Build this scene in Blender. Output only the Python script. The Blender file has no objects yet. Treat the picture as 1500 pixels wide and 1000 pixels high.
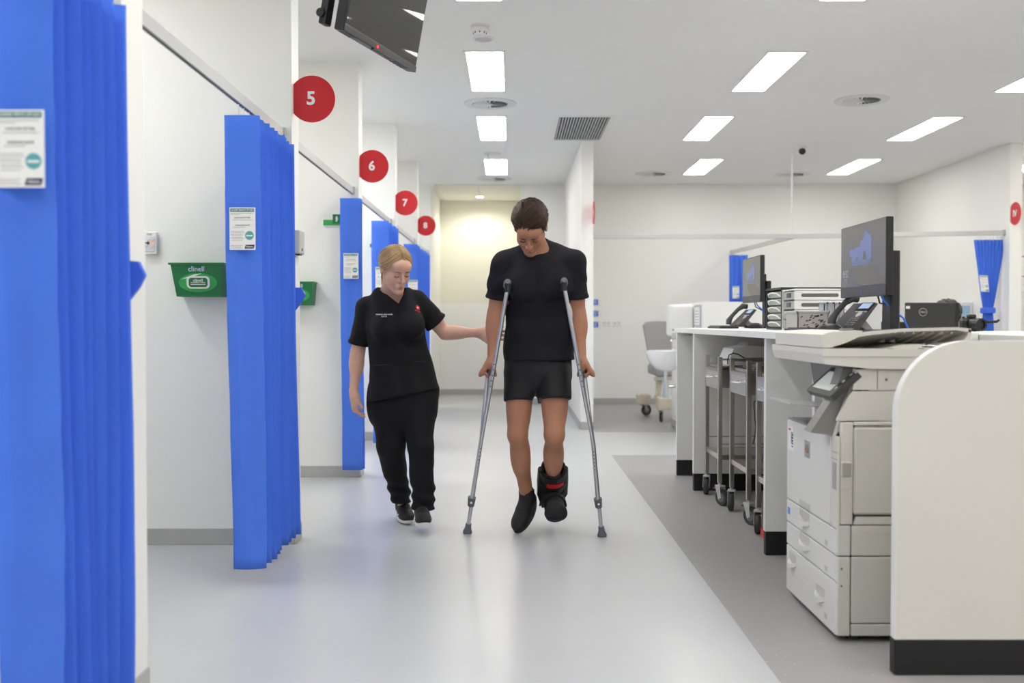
import bpy, bmesh, math, random
import numpy as np
from mathutils import Vector, Matrix, noise
random.seed(7); np.random.seed(7)
S = bpy.context.scene
COL = S.collection
PI = math.pi
def R(a): return math.radians(a)
# ------------------------------------------------------------------ camera
F_PX = 1458.0; HC = 1.12; PITCH = math.atan(29.0/F_PX)
cam_d = bpy.data.cameras.new('camera'); cam_d.sensor_width = 36.0; cam_d.lens = F_PX/1500*36
cam = bpy.data.objects.new('camera', cam_d); COL.objects.link(cam)
cam.location = (0, 0, HC); cam.rotation_euler = (PI/2-PITCH, 0, 0)
cam_d.clip_start = .05; cam_d.clip_end = 100
cam_d.dof.use_dof = True; cam_d.dof.focus_distance = 5.15; cam_d.dof.aperture_fstop = 2.2
S.camera = cam
# ------------------------------------------------------------------ world, exposure
w = bpy.data.worlds.new('world'); S.world = w; w.use_nodes = True
w.node_tree.nodes['Background'].inputs[0].default_value = (.9, .95, 1, 1)
w.node_tree.nodes['Background'].inputs[1].default_value = .3
S.view_settings.view_transform = 'Standard'; S.view_settings.look = 'None'
S.view_settings.exposure = 0.0; S.view_settings.gamma = 1.0
try: S.view_settings.use_curve_mapping = False
except Exception: pass
LAMP = 16.8       # radiance of the ceiling panels

def P(x, y, d):
    """photo pixel (1500x1000 frame) at world depth Y=d -> world point"""
    cx, cy = (x-750)/F_PX, (500-y)/F_PX
    c, s = math.cos(PITCH), math.sin(PITCH)
    v = Vector((cx, c+cy*s, -s+cy*c))
    t = d/v.y
    return Vector((v.x*t, d, HC+v.z*t))

# ------------------------------------------------------------------ materials
def lin(c):
    return tuple((v/12.92 if v <= .04045 else ((v+.055)/1.055)**2.4) for v in c)
def C8(r, g, b): return lin((r/255, g/255, b/255))
MATS = {}
def mat(name, col, rough=.5, metal=0, spec=.5, var=0, vscale=8, bump=0, bscale=200, coat=0, emit=None, estr=0, alpha=None, trans=0, stretch=None, sss=0, subtract=None):
    if name in MATS: return MATS[name]
    m = bpy.data.materials.new(name); m.use_nodes = True
    nt = m.node_tree; b = nt.nodes['Principled BSDF']
    b.inputs['Base Color'].default_value = (*col, 1); b.inputs['Roughness'].default_value = rough
    b.inputs['Metallic'].default_value = metal; b.inputs['Specular IOR Level'].default_value = spec
    if coat: b.inputs['Coat Weight'].default_value = coat; b.inputs['Coat Roughness'].default_value = .08
    if trans: b.inputs['Transmission Weight'].default_value = trans
    if sss:
        b.inputs['Subsurface Weight'].default_value = sss; b.inputs['Subsurface Radius'].default_value = (.012, .005, .003)
    if emit: b.inputs['Emission Color'].default_value = (*emit, 1); b.inputs['Emission Strength'].default_value = estr
    if alpha is not None: b.inputs['Alpha'].default_value = alpha
    tc = nt.nodes.new('ShaderNodeTexCoord')
    src = tc.outputs['Object']
    if stretch:
        mp = nt.nodes.new('ShaderNodeMapping'); mp.inputs['Scale'].default_value = stretch
        nt.links.new(src, mp.inputs[0]); src = mp.outputs[0]
    if var:
        n = nt.nodes.new('ShaderNodeTexNoise'); n.inputs['Scale'].default_value = vscale; n.inputs['Detail'].default_value = 4
        nt.links.new(src, n.inputs['Vector'])
        mx = nt.nodes.new('ShaderNodeMix'); mx.data_type = 'RGBA'
        mx.inputs['A'].default_value = (*[max(0, c*(1-var)) for c in col], 1); mx.inputs['B'].default_value = (*[min(1, c*(1+var)) for c in col], 1)
        nt.links.new(n.outputs['Fac'], mx.inputs['Factor']); nt.links.new(mx.outputs['Result'], b.inputs['Base Color'])
    if bump:
        n2 = nt.nodes.new('ShaderNodeTexNoise'); n2.inputs['Scale'].default_value = bscale; n2.inputs['Detail'].default_value = 3
        nt.links.new(src, n2.inputs['Vector'])
        bp = nt.nodes.new('ShaderNodeBump'); bp.inputs['Strength'].default_value = bump; bp.inputs['Distance'].default_value = .004
        nt.links.new(n2.outputs['Fac'], bp.inputs['Height']); nt.links.new(bp.outputs[0], b.inputs['Normal'])
    MATS[name] = m
    return m
def fleck_mat(name, base, fleck, scale, amt, rough):
    m = mat(name, base, rough); nt = m.node_tree; b = nt.nodes['Principled BSDF']
    tc = nt.nodes.new('ShaderNodeTexCoord')
    v = nt.nodes.new('ShaderNodeTexVoronoi'); v.inputs['Scale'].default_value = scale
    nt.links.new(tc.outputs['Object'], v.inputs['Vector'])
    r = nt.nodes.new('ShaderNodeValToRGB'); r.color_ramp.elements[0].position = amt; r.color_ramp.elements[1].position = amt+.03
    r.color_ramp.elements[0].color = (1, 1, 1, 1); r.color_ramp.elements[1].color = (0, 0, 0, 1)
    nt.links.new(v.outputs['Distance'], r.inputs[0])
    n = nt.nodes.new('ShaderNodeTexNoise'); n.inputs['Scale'].default_value = 1.3; n.inputs['Detail'].default_value = 5
    nt.links.new(tc.outputs['Object'], n.inputs['Vector'])
    mx0 = nt.nodes.new('ShaderNodeMix'); mx0.data_type = 'RGBA'
    mx0.inputs['A'].default_value = (*[c*.95 for c in base], 1); mx0.inputs['B'].default_value = (*[c*1.05 for c in base], 1)
    nt.links.new(n.outputs['Fac'], mx0.inputs['Factor'])
    mx = nt.nodes.new('ShaderNodeMix'); mx.data_type = 'RGBA'; mx.inputs['B'].default_value = (*fleck, 1)
    nt.links.new(r.outputs[0], mx.inputs['Factor']); nt.links.new(mx0.outputs['Result'], mx.inputs['A'])
    nt.links.new(mx.outputs['Result'], b.inputs['Base Color'])
    return m
def fabric_mat(name, col, transl=.3):
    m = mat(name, col, .8, spec=.25, var=.07, vscale=5, bump=.25, bscale=120)
    nt = m.node_tree; b = nt.nodes['Principled BSDF']; out = nt.nodes['Material Output']
    t = nt.nodes.new('ShaderNodeBsdfTranslucent'); t.inputs[0].default_value = (*col, 1)
    mx = nt.nodes.new('ShaderNodeMixShader'); mx.inputs[0].default_value = transl
    nt.links.new(b.outputs[0], mx.inputs[1]); nt.links.new(t.outputs[0], mx.inputs[2]); nt.links.new(mx.outputs[0], out.inputs[0])
    return m

WALL = mat('wall_paint', C8(246, 245, 239), .55, var=.012, vscale=2, bump=.03, bscale=300)
CEIL = mat('ceiling_paint', C8(243, 243, 242), .8, var=.01, vscale=2)
DADO = mat('wall_vinyl', C8(245, 245, 242), .38, var=.01, vscale=3)
SKIRT = mat('skirting_vinyl', C8(182, 182, 179), .45, var=.05, vscale=12)
FLOOR = fleck_mat('floor_vinyl', C8(194, 195, 197), C8(180, 181, 184), 90, .06, .3)
GREYV = fleck_mat('grey_vinyl', C8(164, 161, 161), C8(222, 220, 220), 26, .05, .42)
BLUE = fabric_mat('curtain_blue', C8(90, 140, 252), .22)
WHITE = mat('white_laminate', C8(236, 236, 232), .4, var=.01, vscale=5)
WHITEP = mat('white_plastic', C8(238, 238, 236), .35)
PAPER = mat('paper_white', C8(240, 240, 238), .6)
BLACK = mat('black_plastic', C8(28, 28, 30), .4)
KICK = mat('black_kick', C8(20, 20, 22), .5)
DGREY = mat('dark_grey_plastic', C8(62, 62, 64), .42)
MGREY = mat('mid_grey_plastic', C8(128, 126, 124), .45)
LGREY = mat('light_grey_plastic', C8(190, 190, 188), .45)
ALU = mat('aluminium', C8(205, 206, 208), .32, metal=1, var=.03, vscale=30)
RAIL = mat('rail_aluminium', C8(205, 205, 203), .5, metal=.35)
STEEL = mat('stainless_steel', C8(196, 190, 182), .28, metal=1, var=.05, vscale=20, stretch=(1, 1, .1))
CHROME = mat('chrome', C8(225, 226, 228), .1, metal=1)
RED = mat('sign_red', C8(206, 28, 38), .4)
GREEN = mat('dispenser_green', C8(8, 118, 62), .4)
LGREEN = mat('label_green', C8(48, 170, 84), .4)
TEAL = mat('card_teal', C8(24, 120, 120), .5)
NAVY = mat('navy_print', C8(40, 40, 84), .5)
PRINT = mat('grey_print', C8(150, 152, 154), .6)
RUBBER = mat('grey_rubber', C8(98, 104, 114), .6)
GLOSSW = mat('ceramic_white', C8(244, 245, 246), .12, coat=.5)
CREAM = mat('cream_plastic', C8(222, 214, 196), .45)
PRN = mat('printer_ivory', C8(216, 213, 204), .45, bump=.06, bscale=260)
PRNF = mat('printer_front_ivory', C8(222, 221, 217), .42, bump=.35, bscale=60, stretch=(1, .06, 1))
EMIT = mat('panel_light', (1, 1, 1), .5, emit=(1.0, .985, .96), estr=LAMP)
EMITB = mat('bay_panel_light', (1, 1, 1), .5, emit=(.97, .99, 1.0), estr=LAMP*1.45)
EMITX = mat('bright_bay_light', (1, 1, 1), .5, emit=(.93, .97, 1.0), estr=LAMP*2.6)

# ------------------------------------------------------------------ object helpers
BASE = {}
def link(o, parent=None):
    COL.objects.link(o)
    if parent: o.parent = parent
    return o
def tag(o, label=None, cat=None, group=None, kind=None):
    if label: o['label'] = label
    if cat: o['category'] = cat
    if group: o['group'] = group
    if kind: o['kind'] = kind
    return o
def thing(name, base, label, cat, group=None, kind=None):
    o = bpy.data.objects.new(name, None); o.empty_display_size = .05; COL.objects.link(o)
    o.location = base; BASE[o] = Vector(base)
    return tag(o, label, cat, group, kind)
def mk(name, me, m, parent=None, smooth=False, base=None):
    """mesh in world coordinates -> object; its origin is its thing's base"""
    b = BASE[parent] if parent is not None else Vector(base if base is not None else (0, 0, 0))
    me.transform(Matrix.Translation(-b)); me.name = name
    o = bpy.data.objects.new(name, me)
    for mm in (m if isinstance(m, (list, tuple)) else [m]): me.materials.append(mm)
    if smooth:
        for p in me.polygons: p.use_smooth = True
    link(o, parent); BASE[o] = b
    if parent is None: o.location = b
    return o
def copy_tree(o, parent=None, offset=(0, 0, 0)):
    c = o.copy(); COL.objects.link(c); c.parent = parent
    if parent is None: c.location = o.location + Vector(offset)
    BASE[c] = BASE[o] + Vector(offset)
    for ch in list(o.children): copy_tree(ch, c, offset)
    return c

class B:
    def __init__(s): s.bm = bmesh.new()
    def box(s, lo, hi, bev=0, seg=2, M=None):
        lo, hi = Vector(lo), Vector(hi); c = (lo+hi)/2; d = hi-lo
        t = Matrix.Translation(c) @ Matrix.Diagonal((abs(d.x), abs(d.y), abs(d.z), 1))
        r = bmesh.ops.create_cube(s.bm, size=1, matrix=(M @ t) if M else t)
        if bev:
            vs = set(r['verts']); es = [e for e in s.bm.edges if e.verts[0] in vs and e.verts[1] in vs]
            bmesh.ops.bevel(s.bm, geom=es, offset=bev, segments=seg, affect='EDGES', profile=.5)
        return s
    def cyl(s, a, b, r, r2=None, seg=16, caps=True):
        a, b = Vector(a), Vector(b); d = b-a
        M = Matrix.Translation((a+b)/2) @ d.to_track_quat('Z', 'Y').to_matrix().to_4x4()
        bmesh.ops.create_cone(s.bm, cap_ends=caps, segments=seg, radius1=r, radius2=r if r2 is None else r2, depth=d.length, matrix=M)
        return s
    def sph(s, c, r, seg=14, sc=(1, 1, 1), M=None):
        t = Matrix.Translation(c) @ (M or Matrix()) @ Matrix.Diagonal((r*sc[0], r*sc[1], r*sc[2], 1))
        bmesh.ops.create_uvsphere(s.bm, u_segments=seg, v_segments=max(6, seg//2), radius=1, matrix=t); return s
    def tube(s, pts, r, seg=8, rad=None):
        pts = [Vector(p) for p in pts]; rings = []
        up = Vector((0, 0, 1))
        for i, p in enumerate(pts):
            t = (pts[min(i+1, len(pts)-1)]-pts[max(i-1, 0)]).normalized()
            u = t.cross(up)
            if u.length < .05: u = t.cross(Vector((0, 1, 0)))
            u.normalize(); v = t.cross(u).normalized()
            rr = rad[i] if rad else r
            rings.append([s.bm.verts.new(p+(u*math.cos(2*PI*k/seg)+v*math.sin(2*PI*k/seg))*rr) for k in range(seg)])
        for a, b in zip(rings, rings[1:]):
            for k in range(seg): s.bm.faces.new((a[k], a[(k+1) % seg], b[(k+1) % seg], b[k]))
        s.bm.faces.new(rings[0][::-1]); s.bm.faces.new(rings[-1]); return s
    def prism(s, poly, o, u, v, n, h):
        """polygon (list of 2d) in plane o+u*x+v*y, extruded by n*h"""
        o, u, v, n = Vector(o), Vector(u), Vector(v), Vector(n)
        a = [s.bm.verts.new(o+u*x+v*y) for x, y in poly]; b = [s.bm.verts.new(o+u*x+v*y+n*h) for x, y in poly]
        k = len(poly); s.bm.faces.new(a[::-1]); s.bm.faces.new(b)
        for i in range(k): s.bm.faces.new((a[i], a[(i+1) % k], b[(i+1) % k], b[i]))
        return s
    def lathe(s, prof, c, axis=(0, 0, 1), seg=24):
        c = Vector(c); q = Vector(axis).to_track_quat('Z', 'Y'); rings = []
        for r, z in prof:
            rings.append([s.bm.verts.new(c+q @ Vector((r*math.cos(2*PI*k/seg), r*math.sin(2*PI*k/seg), z))) for k in range(seg)])
        for a, b in zip(rings, rings[1:]):
            for k in range(seg): s.bm.faces.new((a[k], a[(k+1) % seg], b[(k+1) % seg], b[k]))
        s.bm.faces.new(rings[0][::-1]); s.bm.faces.new(rings[-1]); return s
    def loft(s, rings, cap=True):
        rs = [[s.bm.verts.new(p) for p in r] for r in rings]; k = len(rs[0])
        for a, b in zip(rs, rs[1:]):
            for i in range(k): s.bm.faces.new((a[i], a[(i+1) % k], b[(i+1) % k], b[i]))
        if cap: s.bm.faces.new(rs[0][::-1]); s.bm.faces.new(rs[-1])
        return s
    def done(s, name, m, parent=None, smooth=False, base=None):
        bmesh.ops.recalc_face_normals(s.bm, faces=s.bm.faces)
        me = bpy.data.meshes.new(name); s.bm.to_mesh(me); s.bm.free()
        o = mk(name, me, m, parent, False, base)
        if smooth:
            for p in me.polygons: p.use_smooth = True
            try: me.set_sharp_from_angle(angle=R(40))
            except Exception: pass
        return o
def box(name, lo, hi, m, parent=None, bev=0, smooth=False, base=None, seg=2):
    return B().box(lo, hi, bev, seg).done(name, m, parent, smooth, base)
def text(name, s, size, o, u, v, m, parent, bold=0, align='CENTER', depth=.0006, spacing=1.0):
    """flat lettering: o = centre, u = reading direction, v = up"""
    cu = bpy.data.curves.new('t', 'FONT'); cu.body = s; cu.size = size; cu.align_x = align; cu.align_y = 'CENTER'
    cu.offset = bold*size; cu.extrude = depth; cu.resolution_u = 3; cu.space_character = spacing
    t = bpy.data.objects.new('t', cu); COL.objects.link(t)
    me = bpy.data.meshes.new_from_object(t.evaluated_get(bpy.context.evaluated_depsgraph_get()))
    bpy.data.objects.remove(t); bpy.data.curves.remove(cu)
    u, v = Vector(u).normalized(), Vector(v).normalized(); n = u.cross(v)
    M = Matrix(((u.x, v.x, n.x, o[0]), (u.y, v.y, n.y, o[1]), (u.z, v.z, n.z, o[2]), (0, 0, 0, 1)))
    me.transform(M)
    return mk(name, me, m, parent)
def circ(r, n=32, a0=0, a1=2*PI):
    return [(r*math.cos(a0+(a1-a0)*k/n), r*math.sin(a0+(a1-a0)*k/n)) for k in range(n)]
def rrect(x0, y0, x1, y1, r, n=5):
    o = []
    for cx, cy, a in ((x1-r, y1-r, 0), (x0+r, y1-r, PI/2), (x0+r, y0+r, PI), (x1-r, y0+r, 3*PI/2)):
        o += [(cx+r*math.cos(a+PI/2*k/n), cy+r*math.sin(a+PI/2*k/n)) for k in range(n+1)]
    return o
XA, YA, ZA = Vector((1, 0, 0)), Vector((0, 1, 0)), Vector((0, 0, 1))
# ================================================================== THE SETTING
H = 2.98; XE = -1.10                      # ceiling height, plane of the bay wall ends
PARTS = [(2.82, 2.98), (4.99, 5.15), (7.16, 7.33), (9.38, 9.54), (11.6, 11.76), (13.5, 13.66)]
fl = tag(box('floor', (-3.7, -3.2, -.15), (7.1, 15.5, 0), FLOOR), kind='structure')
box('grey_vinyl', (.835, -3.2, 0), (7.1, 8.33, .0015), GREYV, fl)
box('grey_vinyl', (.845, 10.08, 0), (7.1, 13.5, .0015), GREYV, fl)
cl = tag(box('ceiling', (-3.7, -3.2, H), (7.1, 15.5, H+.12), CEIL), kind='structure')
for i in range(2):
    for j in range(2):
        x0 = -1.06+i*.6; y0 = 13.53+j*.88
        box('ceiling_tile', (x0+.005, y0+.005, H-.012), (x0+.595, y0+.875, H), mat('tile_white', C8(236, 234, 224), .8), cl, .002, seg=1)
def wall(name, lo, hi, faces='', dado=True, m=None):
    """box wall; faces: which sides (f=-Y, b=+Y, l=-X, r=+X) carry the wipeable vinyl and the coved skirting"""
    o = tag(box(name, lo, hi, m or WALL), kind='structure')
    x0, y0 = lo[:2]; x1, y1 = hi[:2]; t = .003; s = .009
    top = min(hi[2]-.01, 1.40)
    ex = {'f': ((x0-(t if 'l' in faces else 0), y0, x1+(t if 'r' in faces else 0), y0)), 'b': (x0, y1, x1, y1), 'l': (x0, y0, x0, y1), 'r': (x1, y0, x1, y1)}
    for f in faces:
        a, b, c, d = ex[f]
        lo2 = [a, b]; hi2 = [c, d]
        def ext(th):
            l, h = list(lo2), list(hi2)
            if f == 'f': l[1] -= th
            if f == 'b': h[1] += th
            if f == 'l': l[0] -= th
            if f == 'r': h[0] += th
            return l, h
        if dado:
            l, h = ext(t); box('vinyl_panel', (*l, .08), (*h, top), DADO, o)
        l, h = ext(s); box('skirting', (*l, 0), (*h, .082), SKIRT, o, .002, seg=1)
    return o
for k, (y0, y1) in enumerate(PARTS):
    wall('wall_left', (-3.6, y0, 0), (XE, y1, H), 'fr')
wall('wall_left', (-3.7, -3.2, 0), (-3.6, 15.5, H), 'r')
wall('wall_left', (XE-.12, 13.66, 0), (XE, 15.3, H), 'r')
wall('wall_back', (XE-.2, 15.3, 0), (.3, 15.45, H), 'f', m=mat('alcove_paint', C8(238, 236, 222), .55, var=.01, vscale=2))
wall('wall_back', (.13, 13.5, 0), (.80, 13.62, H), 'f')
wall('wall_back', (.13, 13.62, 0), (.25, 15.3, H), 'l')
wall('wall_back', (.80, 13.5, 0), (5.35, 13.62, H), 'f')
wall('wall_divider', (.714, 10.3, 0), (.84, 13.5, H), 'flr')
wall('wall_right', (5.19, 10.4, 0), (5.32, 13.5, H), 'fl')
wall('wall_right', (7.0, -3.2, 0), (7.1, 15.5, H), 'l')
wall('wall_rear', (-3.7, -3.3, 0), (7.1, -3.2, H), 'b')
wall('wall_far', (5.32, 13.5, 0), (7.0, 13.62, H), 'f')
# low L-shaped wall carrying the hand basin
lw = wall('wall_low', (1.73, 9.0, 0), (1.83, 10.75, 1.30), 'fl')
wall('wall_low', (1.83, 9.0, 0), (2.95, 9.1, 1.30), 'f')

# ---------------------------------------------------------------- ceiling lights
def panel(cx, y0, label, w=.30, ln=1.2, em=None, group='recessed ceiling light panels'):
    t = thing('ceiling_light', (cx, y0+ln/2, H), label, 'ceiling light', group)
    f = B()
    for lo, hi in (((cx-w/2, y0, H-.006), (cx-w/2+.022, y0+ln, H)), ((cx+w/2-.022, y0, H-.006), (cx+w/2, y0+ln, H)),
                   ((cx-w/2+.022, y0, H-.006), (cx+w/2-.022, y0+.022, H)), ((cx-w/2+.022, y0+ln-.022, H-.006), (cx+w/2-.022, y0+ln, H))):
        f.box(lo, hi)
    f.done('frame', WHITEP, t)
    box('diffuser', (cx-w/2+.0225, y0+.0225, H-.004), (cx+w/2-.0225, y0+ln-.0225, H-.001), em or EMIT, t)
    return t
for y0, lab in ((4.62, 'light panel cut by the top edge above the corridor, nearest of its row'), (6.87, 'corridor light panel just behind the smoke detector'),
                (9.04, 'corridor light panel behind the round corridor vent'), (11.42, 'farthest light panel of the corridor row')):
    panel(-.19, y0, lab)
for y0, cx, lab in ((4.62, 1.91, 'light panel cut by the top edge above the counter'), (6.88, 1.9, 'light panel above the trolley end of the counter'),
                (9.04, 1.88, 'light panel right of the slatted return grille'), (11.42, 2.29, 'light panel nearest the back wall in the counter row')):
    panel(cx, y0, lab)
for y0, cx, lab in ((6.9, 4.03, 'light panel cut by the right edge of the picture'), (9.06, 3.97, 'light panel right of the ceiling camera'), (11.42, 4.1, 'light panel nearest the back wall in the right row')):
    panel(cx, y0, lab)
# the same rows go on over and behind the camera, and over the bays
for cx in (-.19, 1.91, 4.0, 6.2):
    for y0 in (-2.2, .05, 2.35): panel(cx, y0, 'ceiling light panel of the rows behind the viewer')
for y0 in (4.62, 6.9, 9.06, 11.4): panel(6.2, y0, 'ceiling light panel beyond the right edge of the picture')
for y0 in (-.3, 1.2, 3.45, 5.6, 7.75, 9.95, 12.1):
    panel(-2.5, y0, 'ceiling light panel inside a curtained bay', em=EMITX if y0 == 7.75 else EMITB, group='light panels in the bays')
t = thing('downlight', P(703, 289, 14.75), 'small round downlight in the tiled alcove ceiling', 'ceiling light')
c = Vector((P(703, 289, 14.75).x, 14.75, H-.012))
B().lathe([(.07, 0), (.07, -.006), (.055, -.008), (.055, 0)], c).done('trim_ring', WHITEP, t, True)
B().cyl(c+ZA*-.007, c+ZA*-.002, .054).done('lens', mat('downlight_lens', (1, 1, 1), emit=(1, .93, .8), estr=30), t)
ld = bpy.data.lights.new('downlight_lamp', 'SPOT'); ld.energy = 38; ld.color = (1, .95, .82); ld.spot_size = R(165); ld.spot_blend = .6; ld.shadow_soft_size = .06
lo = bpy.data.objects.new('lamp', ld); link(lo, t); lo.location = (0, 0, c.z-.03-t.location.z)

# ---------------------------------------------------------------- ceiling fittings
BLADE = mat('vent_white', C8(225, 226, 226), .5)
VDARK = mat('vent_dark', C8(70, 76, 74), .8)
def vent(px, d, label, r=.225):
    x = P(px, 200, d).x; c = Vector((x, d, H)); t = thing('ceiling_vent', c, label, 'ceiling vent', 'round swirl vents')
    B().lathe([(r, 0), (r, -.006), (r*.7, -.012), (r*.66, -.004), (r*.66, 0)], c, seg=40).done('rim', BLADE, t, True)
    B().cyl(c+ZA*-.003, c+ZA*-.0005, r*.655, seg=32).done('duct', VDARK, t)
    n = 20
    for k in range(n):
        a = 2*PI*k/n; u = Vector((math.cos(a), math.sin(a), 0)); v = Vector((-u.y, u.x, 0))
        b = B(); r0, r1 = r*.1, r*.65
        w0, w1 = .004, .011; z0, z1 = -.013, -.004
        q = [c+u*r0-v*w0+ZA*z0, c+u*r1-v*w1+ZA*z0, c+u*r1+v*w1+ZA*z1, c+u*r0+v*w0+ZA*z1]
        vs = [b.bm.verts.new(p) for p in q]+[b.bm.verts.new(p+ZA*-.0015) for p in q]
        b.bm.faces.new(vs[:4]); b.bm.faces.new(vs[7:3:-1])
        for i in range(4): b.bm.faces.new((vs[i], vs[(i+1) % 4], vs[4+(i+1) % 4], vs[4+i]))
        b.done('blade', BLADE, t)
    B().cyl(c+ZA*-.013, c+ZA*-.004, r*.12, seg=12).done('hub', BLADE, t)
vent(718, 8.53, 'round swirl vent between two corridor light panels')
vent(724, 13.0, 'far corridor round vent by the tiled alcove')
vent(1262, 8.4, 'round swirl vent right of the counter light panels')
vent(957, 12.55, 'faint round vent left of the back counter light panel')
vent(1160, 12.6, 'faint round vent behind the hanging rod')
x0, x1 = P(819, 172, 9.1).x, P(894, 172, 9.1).x
t = thing('return_air_grille', ((x0+x1)/2, 9.6, H), 'rectangular slatted return air grille beside the corridor lights', 'ceiling vent')
fr = B()
for lo_, hi_ in (((x0-.05, 9.02, H-.006), (x0, 10.25, H)), ((x1, 9.02, H-.006), (x1+.05, 10.25, H)), ((x0, 9.02, H-.006), (x1, 9.07, H)), ((x0, 10.2, H-.006), (x1, 10.25, H))): fr.box(lo_, hi_)
fr.done('frame', WHITEP, t); box('duct', (x0, 9.07, H-.002), (x1, 10.2, H-.0005), mat('duct_dark', C8(52, 60, 60), .8), t)
for k in range(18):
    xx = x0+(k+.5)*(x1-x0)/18; box('slat', (xx-.0065, 9.07, H-.012), (xx+.0045, 10.2, H-.0025), mat('slat_grey', C8(196, 198, 198), .5), t)
c = P(703, 30, 6.3); c.z = H
t = thing('smoke_detector', c, 'white smoke detector hanging from the corridor ceiling', 'smoke detector')
B().lathe([(.062, 0), (.062, -.012), (.05, -.016), (.05, 0)], c).done('base_plate', WHITEP, t, True)
B().lathe([(.05, -.016), (.056, -.02), (.056, -.034), (.04, -.042), (.034, -.062), (.012, -.068), (.001, -.068)], c).done('housing', WHITEP, t, True)
for k in range(8):
    a = k*PI/4; b_ = c+Vector((.04*math.cos(a), .04*math.sin(a), -.047)); B().box(b_-Vector((.004,)*3), b_+Vector((.004, .004, .006))).done('vent_slot', MGREY, t)
c = P(705, 44, 6.42); c.z = H
t = thing('alarm_indicator', c, 'thin white ceiling disc between smoke detector and speaker', 'indicator')
B().lathe([(.058, 0), (.056, -.006), (.02, -.009), (.001, -.009)], c).done('disc', WHITEP, t, True); B().cyl(c+ZA*-.012, c+ZA*-.008, .006).done('lens', MGREY, t)
c = P(708, 59, 6.58); c.z = H
t = thing('ceiling_speaker', c, 'round flush ceiling speaker in front of a light panel', 'speaker')
B().lathe([(.07, 0), (.07, -.006), (.058, -.008), (.058, 0)], c).done('rim', WHITEP, t, True); B().lathe([(.058, -.001), (.03, -.006), (.001, -.007)], c).done('grille', mat('speaker_mesh', C8(205, 206, 210), .7), t, True)
c = P(1172, 209, 10.6); c.z = H
t = thing('security_camera', c, 'small white dome camera with a black eye on the ceiling', 'camera')
B().lathe([(.06, 0), (.06, -.03), (.045, -.04), (.001, -.04)], c).done('base_plate', WHITEP, t, True)
B().sph(c+Vector((0, -.01, -.05)), .045, 16).done('eyeball', WHITEP, t, True)
B().cyl(c+Vector((.005, -.03, -.055)), c+Vector((.012, -.058, -.066)), .034).done('lens', BLACK, t, True)
c = P(722, 224, 11.0); c.z = H
t = thing('exit_sign', c, 'small clear hanging blade sign in front of a corridor light', 'sign')
box('mount', (c.x-.09, c.y-.03, H-.035), (c.x+.09, c.y+.03, H), WHITEP, t, .005)
box('blade', (c.x-.055, c.y-.11, H-.23), (c.x-.048, c.y+.11, H-.035), mat('clear_blade', C8(225, 240, 240), .2, alpha=.5), t)

# ---------------------------------------------------------------- curtain rails
def rail(a, b, label, ends=(1, 1), zt=2.08, zb=2.034, w=.022):
    a, b = Vector((*a, zb)), Vector((*b, zb)); d = (b-a).normalized(); s = d.cross(ZA)
    t = thing('curtain_rail', (a+b)/2, label, 'curtain rail', 'curtain rails')
    B().prism([(-w/2, 0), (w/2, 0), (w/2, zt-zb), (-w/2, zt-zb)], a, s, ZA, d, (b-a).length).done('track', RAIL, t)
    B().prism([(-.004, -.002), (.004, -.002), (.004, 0), (-.004, 0)], a, s, ZA, d, (b-a).length).done('slot', DGREY, t)
    for e, p in zip(ends, (a, b)):
        if e: q = p+d*(.012 if p is a else -.012); B().box((-.02, -.011, -.004), (.02, .011, zt-zb+.006), .002, 1, M=Matrix.Translation(q) @ Matrix(((s.x, d.x, 0, 0), (s.y, d.y, 0, 0), (0, 0, 1, 0), (0, 0, 0, 1)))).done('end_bracket', LGREY, t)
    return t
XR = -1.147
ys = [.7]+[p[1] for p in PARTS]; ye = [p[0] for p in PARTS]
NM = ['the blurred curtain nearest the viewer', 'the bay marked 5', 'the bay marked 6', 'the bay marked 7', 'the bay marked 8', 'the last bay on the left']
NM = ['above the big near curtain cut by the left edge', 'above the green wipes holder, longest in view', 'under the red 5 disc, above the narrow curtain', 'under the red 6 disc, above the pale curtain', 'under the red 7 disc', 'of the last bay beyond the number 8 sign']
for k in range(6): rail((XR, ys[k]), (XR, ye[k]), 'aluminium curtain rail '+NM[k], ends=(k > 0, 1))
rail((.845, 10.95), (3.10, 10.95), 'long white rail from the divider wall to the hanging rod', (1, 0))
rail((3.098, 10.965), (2.97, 13.5), 'rail running back from the hanging rod to the wall', (0, 1))
rail((3.104, 10.95), (5.19, 10.50), 'rail from the hanging rod to the right wall curtain', (0, 1))
t = thing('hanging_rod', (3.07, 10.95, 2.075), 'thin white rod holding the curtain rail from the ceiling', 'rod')
B().cyl((3.07, 10.95, 2.075), (3.07, 10.95, H), .011, seg=10).done('rod', WHITEP, t, True); B().lathe([(.03, 0), (.03, -.008), (.012, -.02), (.011, -.02)], (3.07, 10.95, H)).done('flange', WHITEP, t, True)

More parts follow.
